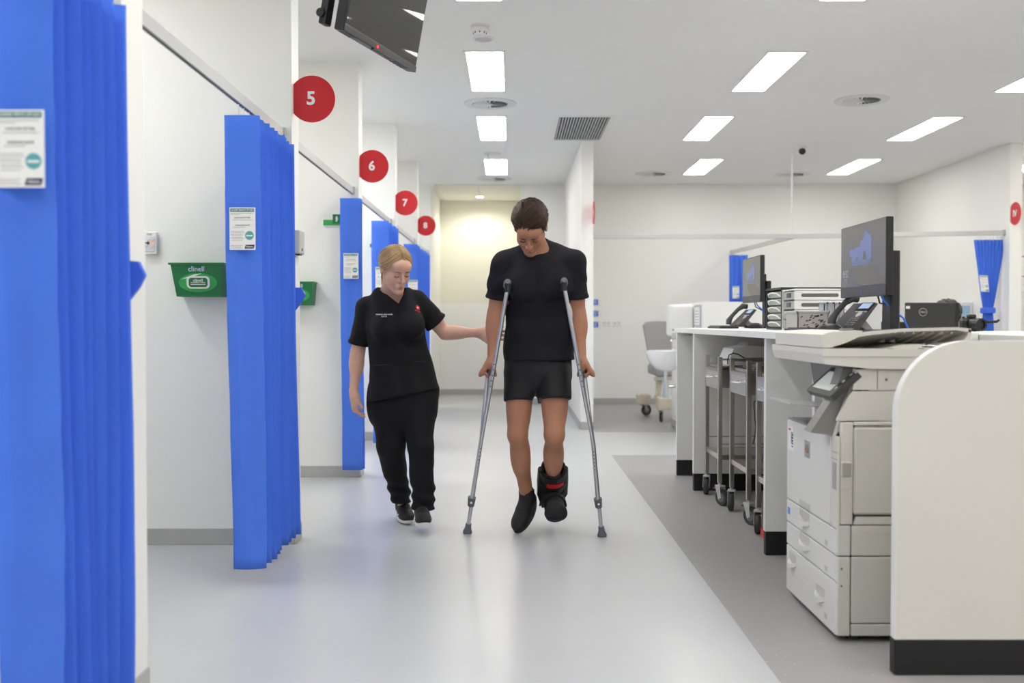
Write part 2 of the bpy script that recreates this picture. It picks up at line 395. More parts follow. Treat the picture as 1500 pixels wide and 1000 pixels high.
# ---------------------------------------------------------------- curtains
def card(t, o, u, v, n, w, h, mirror=False):
    """printed card; o = lower left corner on the cloth, u right, v up, n out"""
    o, u, v, n = Vector(o), Vector(u), Vector(v), Vector(n)
    cd = B().prism([(0, 0), (w, 0), (w, h), (0, h)], o+n*.0015, u, v, n, .0015).done('care_card', PAPER, t)
    q = o+n*.003
    B().prism([(.03*w, .9*h), (.95*w, .9*h), (.95*w, .975*h), (.03*w, .975*h)], q, u, v, n, .0006).done('header_band', TEAL, cd)
    text('header_text', 'HAINES MEDICURTAIN', .052*h, q+u*w*.49+v*h*.937+n*.001, u, v, PAPER, cd, .01)
    text('line_text', 'CURTAIN FITTED', .05*h, q+u*w*.5+v*h*.755+n*.0005, u, v, PRINT, cd, .01)
    text('line_text', 'CHANGE DATE', .05*h, q+u*w*.5+v*h*.58+n*.0005, u, v, PRINT, cd, .01)
    b = B()
    for k, (yy, x0_, x1_) in enumerate(((.86, .05, .9), (.83, .05, .4), (.70, .12, .88), (.53, .15, .6), (.43, .05, .55), (.40, .05, .58), (.36, .05, .5), (.33, .05, .52), (.29, .08, .5), (.26, .08, .55), (.22, .08, .5), (.10, .04, .5), (.07, .04, .45), (.04, .04, .5))):
        b.prism([(x0_*w, yy*h), (x1_*w, yy*h), (x1_*w, (yy+.008)*h), (x0_*w, (yy+.008)*h)], q, u, v, n, .0004)
    b.done('fine_print', PRINT, cd)
    B().prism(circ(.17*w, 24), q+u*w*.77+v*h*.34, u, v, n, .0006).done('round_emblem', mat('emblem_teal', C8(92, 168, 176), .5), cd)
    B().prism([(-.12*w, -.01*h), (.12*w, -.01*h), (.13*w, .02*h), (-.13*w, .02*h)], q+u*w*.77+v*h*.33+n*.0007, u, v, n, .0004).done('emblem_band', PAPER, cd)
    B().prism([(.58*w, .03*h), (.93*w, .03*h), (.97*w, .12*h), (.62*w, .12*h)], q, u, v, n, .0006).done('maker_block', NAVY, cd)
    text('maker_text', 'Haines', .06*h, q+u*w*.775+v*h*.075+n*.001, u, v, PAPER, cd, .01)
def curtain(d0, d1, n, label, xl=-1.206, xr=-1.06, ztop=1.985, zbot=.075, sway=.028, cardz=None, tie=True, seed=0):
    rnd = random.Random(seed); t = thing('privacy_curtain', (XR, (d0+d1)/2, 0), label, 'curtain', 'blue privacy curtains')
    cols = []; pitch = (d1-d0)/n
    for i in range(n):
        jl, jr = rnd.uniform(-.008, .008), rnd.uniform(-.010, .006)
        if i == 0: jl = jr = 0
        y = d0+i*pitch*(1+.0)+ (rnd.uniform(-.2, .2)*pitch if 0 < i < n-1 else 0)
        A_ = (xl+jl, y); B_ = (xr+jr, y+pitch*.12)
        for f in (0, .06, .3, .5, .7, .94, 1): cols.append((A_[0]+(B_[0]-A_[0])*f, A_[1]+(B_[1]-A_[1])*f+(-.012*math.sin(PI*f)), i))
        if i < n-1:
            for f in (.2, .5, .8): cols.append((B_[0]+(xl-B_[0])*f, B_[1]+(y+pitch-B_[1])*f, i))
    nz = 34; bm = bmesh.new(); grid = []
    for j in range(nz+1):
        zz = ztop+(zbot-ztop)*j/nz; row = []; f = j/nz
        for (x, y, i) in cols:
            nv = noise.noise((x*9+seed, y*5, zz*3.2))*.006+noise.noise((x*3, y*9+seed, zz*9))*(.008 if i == 0 else .0014)+noise.noise((x*5, seed, zz*24))*(.0025 if i == 0 else 0)
            rx = x+sway*f*(1 if x < XR else .6)+.010*math.sin(zz*2+i)*f
            row.append(bm.verts.new((rx, y+nv-(.03*math.sin(PI*f) if i == 0 and x < XR else 0), zz)))
        grid.append(row)
    for a, b in zip(grid, grid[1:]):
        for k in range(len(cols)-1): bm.faces.new((a[k], a[k+1], b[k+1], b[k]))
    me = bpy.data.meshes.new('fabric'); bm.to_mesh(me); bm.free()
    o = mk('fabric', me, BLUE, t, True)
    try: me.set_sharp_from_angle(angle=R(50))
    except Exception: pass
    sm = o.modifiers.new('thickness', 'SOLIDIFY'); sm.thickness = .0018; sm.offset = 0
    for i in range(n):
        y = d0+i*pitch
        h = B().cyl((XR, y-.004, ztop-.02), (XR, y+.004, ztop-.02), .0125, seg=14).done('eyelet', WHITEP, t, True)
        B().tube([(XR, y, ztop-.02), (XR, y, ztop+.02), (XR, y, 2.032)], .0028, 6).done('hook', WHITEP, h)
    if cardz:
        z0, z1, x0_, x1_ = cardz
        yy = d0-.034
        card(t, (x0_, yy, z0), XA, ZA, -YA, x1_-x0_, z1-z0)
    if tie:
        y = d1-.02; b = B()
        z = 1.26
        b.prism([(-.02, .03), (.012, .028), (.03, -.01), (.012, -.045), (-.02, -.085), (-.03, -.05)], (xr+.004, y, z), XA, ZA, YA, .02)
        b.done('tie_strap', mat('strap_blue', C8(66, 112, 228), .75), t)
    return t
curtain(2.30, 2.80, 7, 'large out-of-focus blue curtain cut by the left edge', cardz=(P(0, 276, 2.28).z, P(0, 163, 2.28).z, P(0, 0, 2.28).x-.002, P(68, 0, 2.28).x), sway=.02, seed=1)
curtain(4.19, 4.955, 9, 'gathered blue curtain beside the green wipes holder, with full label card', cardz=(P(0, 366, 4.16).z, P(0, 304, 4.16).z, P(335, 0, 4.16).x, P(373, 0, 4.16).x), seed=2)
curtain(7.0, 7.145, 3, 'narrow blue curtain just left of the nurse', cardz=(P(0, 408, 6.97).z, P(0, 371, 6.97).z, P(502, 0, 6.97).x, P(524, 0, 6.97).x), sway=.008, tie=False, seed=3)
curtain(8.56, 9.36, 9, 'pale lit blue curtain behind the nurse\'s hair', cardz=(P(0, 425, 8.53).z, P(0, 391, 8.53).z, P(549, 0, 8.53).x, P(566, 0, 8.53).x), sway=.008, tie=False, seed=4)
curtain(11.1, 11.57, 6, 'blue curtain seen above the nurse\'s raised shoulder', cardz=(P(0, 436, 11.07).z, P(0, 410, 11.07).z, P(597, 0, 11.07).x, P(611, 0, 11.07).x), sway=.006, tie=False, seed=5)
curtain(11.9, 13.0, 10, 'farthest blue curtain on the left, against the pale alcove wall', sway=.006, tie=False, seed=6)
# curtain tied back on the right wall
def tied_curtain(name, cx, cy, wtop, wtie, wbot, ztie, ztop, zbot, label, n=9, lean=0, cardat=None, depth=.12):
    t = thing('privacy_curtain', (cx, cy, 0), label, 'curtain', 'blue privacy curtains')
    bm = bmesh.new(); grid = []; nz = 30
    for j in range(nz+1):
        z = ztop+(zbot-ztop)*j/nz
        if z > ztie: f = (z-ztie)/(ztop-ztie); wd = wtie+(wtop-wtie)*f**.9
        else: f = (ztie-z)/(ztie-zbot); wd = wtie+(wbot-wtie)*min(1, f*2.2)**.6
        row = []
        for k in range(n*4+1):
            u = k/(n*4)-.5; x = cx+lean*(1-(z-zbot)/(ztop-zbot))+u*wd
            y = cy+math.sin(k*PI/2)*min(.05, .35*wd/n)*(1.5 if wd < .2 else 1)+.01*noise.noise((u*5, z*4, cx))
            row.append(bm.verts.new((x, y, z)))
        grid.append(row)
    for a, b in zip(grid, grid[1:]):
        for k in range(n*4): bm.faces.new((a[k], a[k+1], b[k+1], b[k]))
    me = bpy.data.meshes.new('fabric'); bm.to_mesh(me); bm.free(); o = mk('fabric', me, BLUE, t, True)
    sm = o.modifiers.new('thickness', 'SOLIDIFY'); sm.thickness = .003
    if wtie < wtop*.8:
        xx = cx+lean*(1-(ztie-zbot)/(ztop-zbot)); B().box((xx-wtie/2-.01, cy-.06, ztie-.03), (xx+wtie/2+.01, cy+.06, ztie+.03), .012).done('tie_strap', mat('strap_blue', C8(66, 112, 228), .75), t)
    for k in range(n):
        x = cx+((k+.5)/n-.5)*wtop; B().tube([(x, cy, ztop-.01), (x, cy, ztop+.02), (x, cy, 2.032)], .003, 6).done('hook', WHITEP, t)
    if cardat: card(t, *cardat)
    return t
p0, p1 = P(1428, 350, 10.52), P(1474, 350, 10.52)
tied_curtain('c', (p0.x+p1.x)/2, 10.54, p1.x-p0.x, .10, .16, P(0, 455, 10.8).z, 1.985, .08, 'blue curtain gathered and tied at the waist near the right edge', lean=-.03, cardat=(P(1437, 427, 10.44), Vector((1, 0, -.0)), Vector((-.12, 0, 1)), -YA, .085, .17))
tied_curtain('c', P(1082, 0, 13.0).x, 12.95, .24, .23, .22, 1.0, 1.985, .08, 'blue curtain half hidden behind the far monitor', n=4, cardat=(P(1073, 437, 12.86), XA, ZA, -YA, .085, .16))

# ---------------------------------------------------------------- number signs (flag discs fixed to the wall ends)
def flag_disc(yf, num, label, r=.117, cx=XE+.118, cz=2.24):
    c = Vector((cx, yf, cz)); t = thing('bay_number_sign', (XE, yf, cz), label, 'sign', 'red bay number signs')
    a = math.acos((cx-XE-.001)/r if (cx-XE-.001) < r else .999)
    poly = [(r*math.cos(x), r*math.sin(x)) for x in np.linspace(-PI+a, PI-a, 48)]
    B().prism(poly, c, XA, ZA, YA, .006).done('disc', RED, t)
    text('numeral', num, .092, c+Vector((-.004, -.001, 0)), XA, ZA, PAPER, t, .03, depth=.0012)
flag_disc(5.03, '5', 'red disc sign lettered 5, largest of the number signs', cx=XE+.093)
flag_disc(7.20, '6', 'red disc sign lettered 6, second along the left wall', cx=XE+.093)
flag_disc(9.42, '7', 'red disc sign lettered 7, above and left of the nurse', cx=XE+.093)
flag_disc(11.64, '8', 'red disc sign lettered 8, smallest and farthest on the left', cx=XE+.093)
def side_disc(x, yw, num, label, cz=2.235, r=.117):
    c = Vector((x, yw-.093, cz)); t = thing('bay_number_sign', (x, yw, cz), label, 'sign', 'red bay number signs')
    a = math.acos(.092/r); poly = [(r*math.cos(q), r*math.sin(q)) for q in np.linspace(-PI+a, PI-a, 48)]
    B().prism(poly, c, -YA, ZA, XA, .006).done('disc', RED, t)
    text('numeral', num, .09, c-XA*.001, -YA, ZA, PAPER, t, .03, depth=.0012)
side_disc(5.19, 10.39, 'IV', 'red disc sign lettered IV on the right wall end')
side_disc(.832, 10.29, '4', 'red disc sign seen edge-on on the divider wall end')

# ---------------------------------------------------------------- things on the left walls
def wipes(px0, px1, py0, py1, yf, label):
    a, b = P(px0, py1, yf), P(px1, py0, yf); x0, x1, z0, z1 = a.x, b.x, a.z, b.z; W, Hh = x1-x0, z1-z0; dp = .13
    t = thing('wipes_dispenser', ((x0+x1)/2, yf, z0), label, 'dispenser', 'green wipes holders')
    yf -= .004
    bb = B(); i = .09*W
    fr = [(x0+i, z0), (x1-i*.6, z0), (x1, z1), (x0, z1)]
    rings = [[Vector((x, yf, z)) for x, z in fr], [Vector((x+(.004 if x < (x0+x1)/2 else -.004), yf-dp*(.85 if z < z1-.01 else 1), z)) for x, z in fr]]
    bb.loft(rings).done('holder', GREEN, t)
    box('rim', (x0-.006, yf-dp-.006, z1-.006), (x1+.006, yf, z1+.004), GREEN, t, .002, seg=1)
    yy = yf-dp*.93-.004
    def at(u, v): return Vector((x0+W*u, yf-dp*(.85+.15*v)-.0022, z0+Hh*v))
    up = (at(.5, 1)-at(.5, 0)).normalized(); n = XA.cross(up)
    B().prism([(.36*W*math.cos(q), .29*Hh*math.sin(q)) for q in np.linspace(0, 2*PI, 40)[:-1]], at(.52, .42), XA, up, n, .0015).done('oval_window', LGREEN, t)
    B().prism([(-.33*W, .1*Hh), (-.05*W, .26*Hh), (.08*W, .28*Hh), (-.12*W, .16*Hh)], at(.52, .42)+n*.0016, XA, up, n, .0005).done('swoosh', PAPER, t)
    B().prism(rrect(-.215*W, -.19*Hh, .215*W, .19*Hh, .02), at(.53, .43)+n*.0016, XA, up, n, .004).done('flip_lid', WHITEP, t)
    B().prism(rrect(-.175*W, -.14*Hh, .175*W, .14*Hh, .012), at(.53, .43)+n*.0056, XA, up, n, .001).done('lid_label', GREEN, t)
    text('small_print', 'clinell', .13*Hh, at(.53, .49)+n*.0075, XA, up, PAPER, t, .015)
    text('small_print', 'UNIVERSAL WIPES', .055*Hh, at(.53, .42)+n*.0075, XA, up, PAPER, t, .01)
    B().prism(rrect(-.14*W, -.012*Hh, .14*W, .006*Hh, .001), at(.53, .37)+n*.0066, XA, up, n, .0006).done('print_line', PAPER, t)
    text('brand_text', 'clinell', .22*Hh, at(.5, .83)+n*.001, XA, up, mat('brand_print', C8(190, 220, 235), .5), t, .012)
    return t
wipes(262, 338, 388, 435, 4.99, 'green wipes holder on the wall beside the near gathered curtain')
wipes(418, 464, 414, 447, 7.16, 'green wipes holder partly hidden behind the number 5 pier')
a, b = P(212, 373, 4.99), P(232, 340, 4.99)
t = thing('call_point', (a.x, 4.99, a.z), 'white wall call plate left of the green wipes holder', 'wall switch')
box('plate', (a.x, 4.962, a.z), (b.x, 4.986, b.z), WHITEP, t, .004)
cc = Vector(((a.x+b.x)/2, 4.961, (a.z+b.z)/2))
box('raised_panel', (a.x+.008, 4.959, a.z+.012), (b.x-.008, 4.964, b.z-.022), mat('plate_grey', C8(226, 226, 226), .4), t, .002, seg=1)
B().cyl(cc+Vector((-.006, -.006, .0)), cc+Vector((-.006, 0, .0)), .007).done('button', DGREY, t)
B().cyl(cc+Vector((-.018, -.004, .001)), cc+Vector((-.018, 0, .001)), .003).done('button', BLACK, t)
B().prism([(0, 0), (.02, .003), (.02, .009), (0, .005)], cc+Vector((.006, -.003, -.004)), XA, ZA, -YA, .001).done('indicator', mat('orange_led', C8(240, 170, 110), emit=C8(255, 170, 90), estr=.6), t)
for k, (u, v) in enumerate(((-.012, .016), (.008, .014), (-.02, -.012), (.004, -.02))):
    B().prism([(0, 0), (.004, 0), (.02, .014), (.016, .014)], cc+Vector((u, -.003, v-.01)), XA, ZA, -YA, .001).done('line_mark', LGREY, t)
box('label_strip', (cc.x-.012, 4.9605, b.z-.018), (cc.x+.012, 4.9622, b.z-.008), LGREY, t)
t = thing('soap_dispenser', (XE, 5.07, P(436, 372, 5.05).z), 'small grey soap dispenser on the narrow end of the number 5 pier', 'dispenser')
z0, z1 = P(436, 372, 5.05).z, P(436, 338, 5.05).z
box('housing', (XE, 5.0, z0), (XE+.035, 5.12, z1), LGREY, t, .006); box('nozzle', (XE+.008, 5.03, z0-.006), (XE+.028, 5.09, z0), DGREY, t)
box('sensor_mark', (XE+.034, 5.05, z0+.015), (XE+.0365, 5.07, z0+.03), BLACK, t)
a, b = P(474, 330, 7.16), P(499, 314, 7.16)
t = thing('first_aid_sign', (a.x, 7.16, a.z), 'small green and white sign beside the narrow curtain', 'sign')
box('plate', (a.x, 7.15, a.z), (b.x, 7.16, b.z), PAPER, t); box('green_strip', (a.x, 7.147, a.z), (b.x, 7.15, a.z+(b.z-a.z)*.5), LGREEN, t)
box('green_block', (a.x+(b.x-a.x)*.55, 7.146, a.z+(b.z-a.z)*.15), (b.x, 7.15, b.z), GREEN, t)
B().prism([(-.005, -.02), (.004, -.02), (.012, .0), (.004, .022), (-.006, .012)], (b.x-.028, 7.1455, (a.z+b.z)/2+.006), XA, ZA, -YA, .001).done('figure', PAPER, t)
t = thing('first_aid_sign', P(545, 360, 9.37), 'tiny green sign beside the pale lit curtain', 'sign')
a, b = P(542, 364, 9.37), P(550, 357, 9.37); box('plate', (a.x, 9.365, a.z), (b.x, 9.38, b.z), GREEN, t)
box('white_band', (a.x, 9.3635, a.z), (b.x, 9.365, a.z+.012), PAPER, t)

# ---------------------------------------------------------------- hanging television
bl, br = P(503, 44, 4.05), P(608, 106, 4.74)
zb = (bl.z+br.z)/2; bl.z = br.z = zb
u = (br-bl); W = u.length; u.normalize(); nrm = Vector((u.y, -u.x, 0))       # facing the corridor
tl = R(11); up = (ZA*math.cos(tl)+nrm*math.sin(tl)).normalized(); n = u.cross(up).normalized()
if n.dot(nrm) < 0: n = -n
Ht = W*.57
t = thing('television', (bl+br)/2-n*.06, 'black flat television hanging tilted from the ceiling', 'television')
M = Matrix(((u.x, n.x, up.x, bl.x), (u.y, n.y, up.y, bl.y), (u.z, n.z, up.z, bl.z), (0, 0, 0, 1)))
TVB = mat('tv_black', C8(34, 34, 38), .35)
B().box((0, -.045, 0), (W, 0, Ht), .004, 1, M).done('case', TVB, t, True)
B().box((.012, -.0, .03), (W-.012, .0015, Ht-.012), 0, 1, M).done('screen', mat('tv_glass', C8(50, 50, 52), .025, spec=.9), t)
B().box((.0, -.0, 0), (W, .003, .028), .001, 1, M).done('lower_bezel', TVB, t)
B().box((W*.12, -.085, .04), (W*.88, -.045, Ht*.55), .015, 2, M).done('back_hump', TVB, t, True)
B().box((W*.38, -.012, -.008), (W*.62, .004, .002), .003, 1, M).done('receiver_box', BLACK, t)
B().cyl(M @ Vector((W*.42, .003, .012)), M @ Vector((W*.42, .0065, .012)), .006).done('standby_light', mat('standby_red', C8(220, 40, 30), emit=(1, .05, .03), estr=2), t)
for k in range(8):
    x = W*(.05+.035*k if k < 4 else .72+.05*(k-4)); B().box((x, -.04, -.0015), (x+.02, -.006, .001), 0, 1, M).done('vent_slot', BLACK, t)
br_ = thing('tv_mount', (M @ Vector((W*.3, -.2, Ht))), 'black tilting ceiling bracket behind the television', 'bracket')
c0 = M @ Vector((W*.35, -.16, Ht*.6))
B().cyl(c0, (c0.x, c0.y, H), .022).done('pole', BLACK, br_, True)
B().box((W*.02, -.13, .02), (W*.10, -.10, Ht*.8), .004, 1, M).done('arm', BLACK, br_)
B().box((W*.45, -.13, .10), (W*.52, -.086, Ht*.9), .004, 1, M).done('arm', BLACK, br_)
B().box((W*.02, -.16, Ht*.4), (W*.55, -.12, Ht*.55), .004, 1, M).done('cross_plate', BLACK, br_)
B().cyl(M @ Vector((W*.0, -.12, .06)), M @ Vector((W*.08, -.12, .06)), .018, seg=12).done('tilt_knob', BLACK, br_, True)
B().cyl((c0.x, c0.y, H-.02), (c0.x, c0.y, H), .07).done('ceiling_plate', BLACK, br_, True)
# ================================================================== RIGHT SIDE: COUNTER ISLAND
CT = 1.074; CB = 1.041; CX = 1.195
t = thing('worktop', (1.57, 5.7, CB), 'long white worktop of the staff counter carrying the phones', 'worktop')
box('slab', (CX, 4.16, CB), (1.95, 7.32, CT), WHITE, t, .003)
t = thing('worktop', (2.8, 4.4, CB-.01), 'white worktop behind the curved end panel at right', 'worktop')
box('slab', (1.955, 3.172, CB-.008), (3.7, 5.6, CT-.006), WHITE, t, .003)
def divider(y, x0, x1, label, th=.036, kick=.115):
    t = thing('counter_panel', ((x0+x1)/2, y, 0), label, 'panel', 'white upright panels of the counter')
    box('board', (x0, y, kick), (x1, y+th, CB-.001), WHITE, t, .001, seg=1)
    box('kickboard', (x0, y-.002, 0.002), (x1, y+th+.002, kick-.001), KICK, t, .002, seg=1)
    box('edge_band', (x0-.002, y, kick), (x0, y+th, CB-.001), WHITEP, t)
    return t
divider(7.22, CX+.005, 1.93, 'upright counter panel at the far end of the staff counter')
divider(6.57, CX+.008, 1.93, 'upright counter panel behind the steel trolleys')
divider(4.75, CX+.02, 1.93, 'upright counter panel between the steel trolleys and the printer')
divider(4.17, 1.272, 1.93, 'upright counter panel right behind the printer')
t = thing('counter_panel', (1.94, 5.7, 0), 'long white back panel under the staff counter', 'panel')
box('board', (1.932, 4.17, .002), (1.95, 7.28, CB-.001), WHITE, t)
for lab, y, px in (('small grey bracket under the worktop above the trolleys', 7.18, 1012), ('small grey bracket under the worktop beside the printer', 4.70, 1170)):
    x = P(px, 0, y).x; t = thing('support_bracket', (x, y, CB), lab, 'bracket')
    box('plate', (x-.05, y-.004, CB-.022), (x+.05, y+.035 if y > 7 else y+.045, CB-.002), LGREY, t, .002, seg=1)
    B().cyl((x, y-.007, CB-.012), (x, y-.003, CB-.012), .005, seg=8).done('screw', MGREY, t)
# curved end panel
yE = 3.13; z0 = .115; zt = 1.058; xl = P(1319, 0, yE).x; r = .225; xr = 3.7
poly = [(xl, z0), (xr, z0), (xr, zt)]+[(xl+r-r*math.sin(a), zt-r+r*math.cos(a)) for a in np.linspace(0, PI/2, 16)]
t = thing('counter_panel', (2.4, yE, 0), 'big white end panel with a rounded top corner in the right foreground', 'panel')
B().prism(poly, (0, yE, 0), XA, ZA, YA, .036).done('board', mat('end_panel_ivory', C8(228, 226, 216), .45, var=.012, vscale=3), t)
box('kickboard', (xl-.004, yE-.003, .002), (xr, yE+.039, z0), KICK, t, .003, seg=1)
b = B(); pts = poly[2:]+[(xl, z0)]
for (a1, c1), (a2, c2) in zip(pts, pts[1:]):
    dx, dz = a2-a1, c2-c1; L = math.hypot(dx, dz); nx, nz = dz/L*-1, dx/L
    if nx*(a1-2.4)+nz*(c1-.3) < 0: nx, nz = -nx, -nz
    b.prism([(a1, c1), (a2, c2), (a2+nx*.002, c2+nz*.002), (a1+nx*.002, c1+nz*.002)], (0, yE, 0), XA, ZA, YA, .036)
b.done('edge_band', WHITEP, t)
for y, lab in ((5.56, 'white back panel of the right worktop, beyond the end panel'),):
    t = thing('counter_panel', (2.8, y, 0), lab, 'panel'); box('board', (1.99, y, .115), (3.68, y+.03, CB-.01), WHITE, t); box('kickboard', (1.99, y, .002), (3.68, y+.03, .114), KICK, t)

# ---------------------------------------------------------------- steel trolleys
def castor(parent, x, y, rot, ztop=.135, r=.05):
    c = Vector((x, y, r+.002)); a = Vector((math.cos(rot), math.sin(rot), 0)); s = Vector((-a.y, a.x, 0))
    cc = c+a*.022
    f = B()
    f.box((-.022, -.019, ztop-.02), (.03, .019, ztop-.012), 0, 1, Matrix.Translation((x, y, 0)) @ Matrix.Rotation(rot, 4, 'Z'))
    for q in (-1, 1): f.prism([(-.02, ztop-.012), (.025, ztop-.012), (.034, r), (.012, r-.012)], (x+s.x*q*.019, y+s.y*q*.019, 0), a, ZA, s*q, .0025)
    f.cyl((x, y, ztop-.012), (x, y, ztop+.02), .009, seg=10)
    fk = f.done('castor', LGREY, parent)
    wv = B(); wv.lathe([(r*.62, -.012), (r*.95, -.013), (r, -.008), (r, .008), (r*.95, .013), (r*.62, .012)], cc, s, 24); wv.done('tyre', mat('tyre_rubber', C8(58, 58, 60), .6), fk, True)
    wv = B(); wv.lathe([(.004, -.0145), (r*.55, -.0125), (r*.64, -.011), (r*.64, .011), (r*.55, .0125), (.004, .0145)], cc, s, 20); wv.done('wheel_disc', MGREY, fk, True)
    B().cyl(cc-s*.022, cc+s*.022, .006, seg=10).done('axle', CHROME, fk)
    B().box((-.045, -.016, ztop-.04), (-.015, .016, ztop-.03), .003, 1, Matrix.Translation((x, y, 0)) @ Matrix.Rotation(rot, 4, 'Z')).done('brake_tab', DGREY, fk)
def trolley(x0, y0, label, W=.54, D=.42):
    t = thing('steel_trolley', (x0+W/2, y0+D/2, 0), label, 'trolley', 'steel trolleys under the counter')
    p = .0125; rr = random.Random(int(y0*100))
    for i, x in enumerate((x0, x0+W)):
        for j, y in enumerate((y0, y0+D)):
            box('post', (x-p, y-p, .135), (x+p, y+p, .905), STEEL, t, .002, seg=1)
            castor(t, x, y, rr.uniform(0, 2*PI) if i else (R(-60) if j == 0 else R(-110)))
    box('top_shelf', (x0+p, y0-p+.002, .835), (x0+W-p, y0+D+p-.002, .85), STEEL, t)
    box('lower_shelf', (x0-p*.3, y0+p, .275), (x0+W+p*.3, y0+D-p, .305), STEEL, t, .002, seg=1)
    for y in (y0, y0+D): box('guard_rail', (x0+p, y-.004, .885), (x0+W-p, y+.004, .895), STEEL, t)
    box('guard_rail', (x0+W-.004, y0+p, .885), (x0+W+.004, y0+D-p, .895), STEEL, t)
    for y in (y0, y0+D): box('shelf_rail', (x0+p, y-.003, .37), (x0+W-p, y+.003, .377), STEEL, t)
    box('shelf_rail', (x0+W-.003, y0+p, .37), (x0+W+.003, y0+D-p, .377), STEEL, t)
    dr = box('drawer', (x0-.005, y0+p+.004, .715), (x0+W-.06, y0+D-p-.004, .832), STEEL, t, .003, seg=1)
    box('front_panel', (x0-.013, y0+p+.002, .705), (x0-.005, y0+D-p-.002, .832), mat('bright_steel', C8(214, 211, 204), .22, metal=.9), dr, .002, seg=1)
    box('front_lip', (x0-.016, y0+p+.002, .815), (x0-.005, y0+D-p-.002, .8315), STEEL, dr)
    yc = y0+D/2
    B().tube([(x0-.013, yc-.05, .775), (x0-.04, yc-.045, .775), (x0-.043, yc, .775), (x0-.04, yc+.045, .775), (x0-.013, yc+.05, .775)], .006, 8).done('handle', CHROME, dr, True)
    return t
TX = P(1041, 0, 6.45).x; TY = (6.06, 5.48, 4.86)
trolley(1.268, TY[0], 'steel trolley farthest along the counter, behind two others', D=.40)
trolley(1.306, TY[1], 'middle steel trolley under the counter', D=.42)
trolley(1.306, TY[2], 'steel trolley nearest the printer, half hidden by a panel', D=.40)
# ecg machine and folder on the trolleys
t = thing('ecg_machine', (1.56, 6.2, .85), 'white box-shaped monitor unit lying on the farthest trolley', 'medical device')
b = B(); b.prism([(0, 0), (.46, 0), (.46, .10), (.12, .12), (.03, .10), (0, .03)], (1.33, 6.10, .853), XA, ZA, YA, .30); b.done('case', WHITEP, t)
box('rear_strip', (1.42, 6.096, .875), (1.78, 6.10, .90), LGREY, t)
for k in range(6): box('port', (1.47+k*.05, 6.09, .88), (1.485+k*.05, 6.097, .893), BLACK, t)
B().prism([(0, 0), (.34, .0), (.34, .012), (.02, .03), (0, .02)], (1.45, 6.12, .968), XA, ZA, YA, .26).done('paper_lid', LGREY, t)
B().tube([P(1066, 533, 6.07), P(1066, 527, 6.05), P(1068, 520, 6.04), P(1074, 517, 6.03), P(1082, 519, 6.03), P(1090, 524, 6.06)], .004, 8).done('cable', DGREY, t, True)
t = thing('keyboard_tray', (1.6, 5.66, .85), 'grey slotted accessory tray on the middle trolley', 'tray')
box('base', (1.35, 5.53, .8515), (1.80, 5.82, .865), MGREY, t, .003, seg=1)
for k in range(12): box('ridge', (1.37+k*.035, 5.535, .865), (1.385+k*.035, 5.70, .885), DGREY, t)
t = thing('mains_lead', P(1106, 615, 5.5), 'thin grey lead hanging between the middle and near trolleys', 'cable')
B().tube([(1.41, 5.472, .87), (1.41, 5.45, .86), (1.408, 5.447, .78), P(1104, 590, 5.445), P(1107, 625, 5.445), P(1105, 642, 5.445), P(1103, 650, 5.445)], .004, 8).done('lead', DGREY, t, True)
t = thing('power_strip', P(1122, 728, 5.0)+Vector((0, 0, 0)), 'small red plug block lying under the nearest trolley', 'power strip')
q = P(1124, 740, 5.1); box('block', (q.x-.02, 5.06, .003), (q.x+.12, 5.16, .05), RED, t, .006); box('socket', (q.x+.01, 5.055, .015), (q.x+.04, 5.06, .04), BLACK, t)

# ---------------------------------------------------------------- photocopier
YN, YF = 3.45, 4.08; XF = 1.13
sc = F_PX/YN
def pz(y): return P(750, y, YN).z
def pxx(x): return (x-750)/sc
t = thing('photocopier', (1.5, 3.77, 0), 'large ivory office photocopier standing in the counter niche', 'photocopier')
CORE = mat('printer_gap', C8(70, 64, 66), .7)
XB = 1.90
box('core', (XF+.012, YN+.008, .045), (XB, YF-.008, .70), CORE, t)
b = B(); b.prism([(1.30, .70), (XB, .70), (XB, .985), (1.22, .985), (1.235, .90)], (0, YN+.01, 0), XA, ZA, YA, .60); b.done('upper_core', PRN, t)
for x in (XF+.08, XB-.1):
    for y in (YN+.06, YF-.06): B().cyl((x, y, .002), (x, y, .045), .028, seg=14).done('foot', BLACK, t)
zA, zB, zC, zD = .022, pz(854), pz(815), pz(776)
zT = .725
def sidepanel(name, x0, x1, a, b2, par=t, bev=.003): return box(name, (x0, YN, a+.002), (x1, YN+.02, b2-.002), PRN, par, bev, seg=1)
xs = pxx(1249)
# camera-facing side: corner strip, then large covers
sidepanel('corner_strip', XF+.004, xs-.002, zA, zC); sp = sidepanel('side_cover', xs+.002, XB, zA+.045, zC); sidepanel('base_cover', xs+.002, XB, zA, zA+.045)
sidepanel('corner_strip', XF+.004, xs-.002, zC, pz(769)); sp2 = sidepanel('tray_cover', xs+.002, XB, zC, pz(769))
sidepanel('corner_strip', XF+.013, pxx(1251), pz(769), pz(618)); sp3 = sidepanel('duplex_cover', pxx(1252), XB, pz(755), pz(624), bev=.008)
sidepanel('cover_rail', pxx(1252), XB, pz(624), pz(617))
B().prism([(pxx(1252), pz(768)), (XB, pz(768)), (XB, pz(757)), (pxx(1256), pz(757))], (0, YN, 0), XA, ZA, YA, .02).done('sill', PRN, t)
B().prism([(pxx(1228), pz(616)), (XB, pz(616)), (XB, pz(573)), (pxx(1250), pz(573)), (pxx(1243), pz(583))], (0, YN+.004, 0), XA, ZA, YA, .02).done('shoulder_cover', PRN, t)
B().prism([(pxx(1250), pz(571)), (XB, pz(571)), (XB, pz(541)), (pxx(1256), pz(541))], (0, YN+.004, 0), XA, ZA, YA, .02).done('scanner_side', PRN, t)
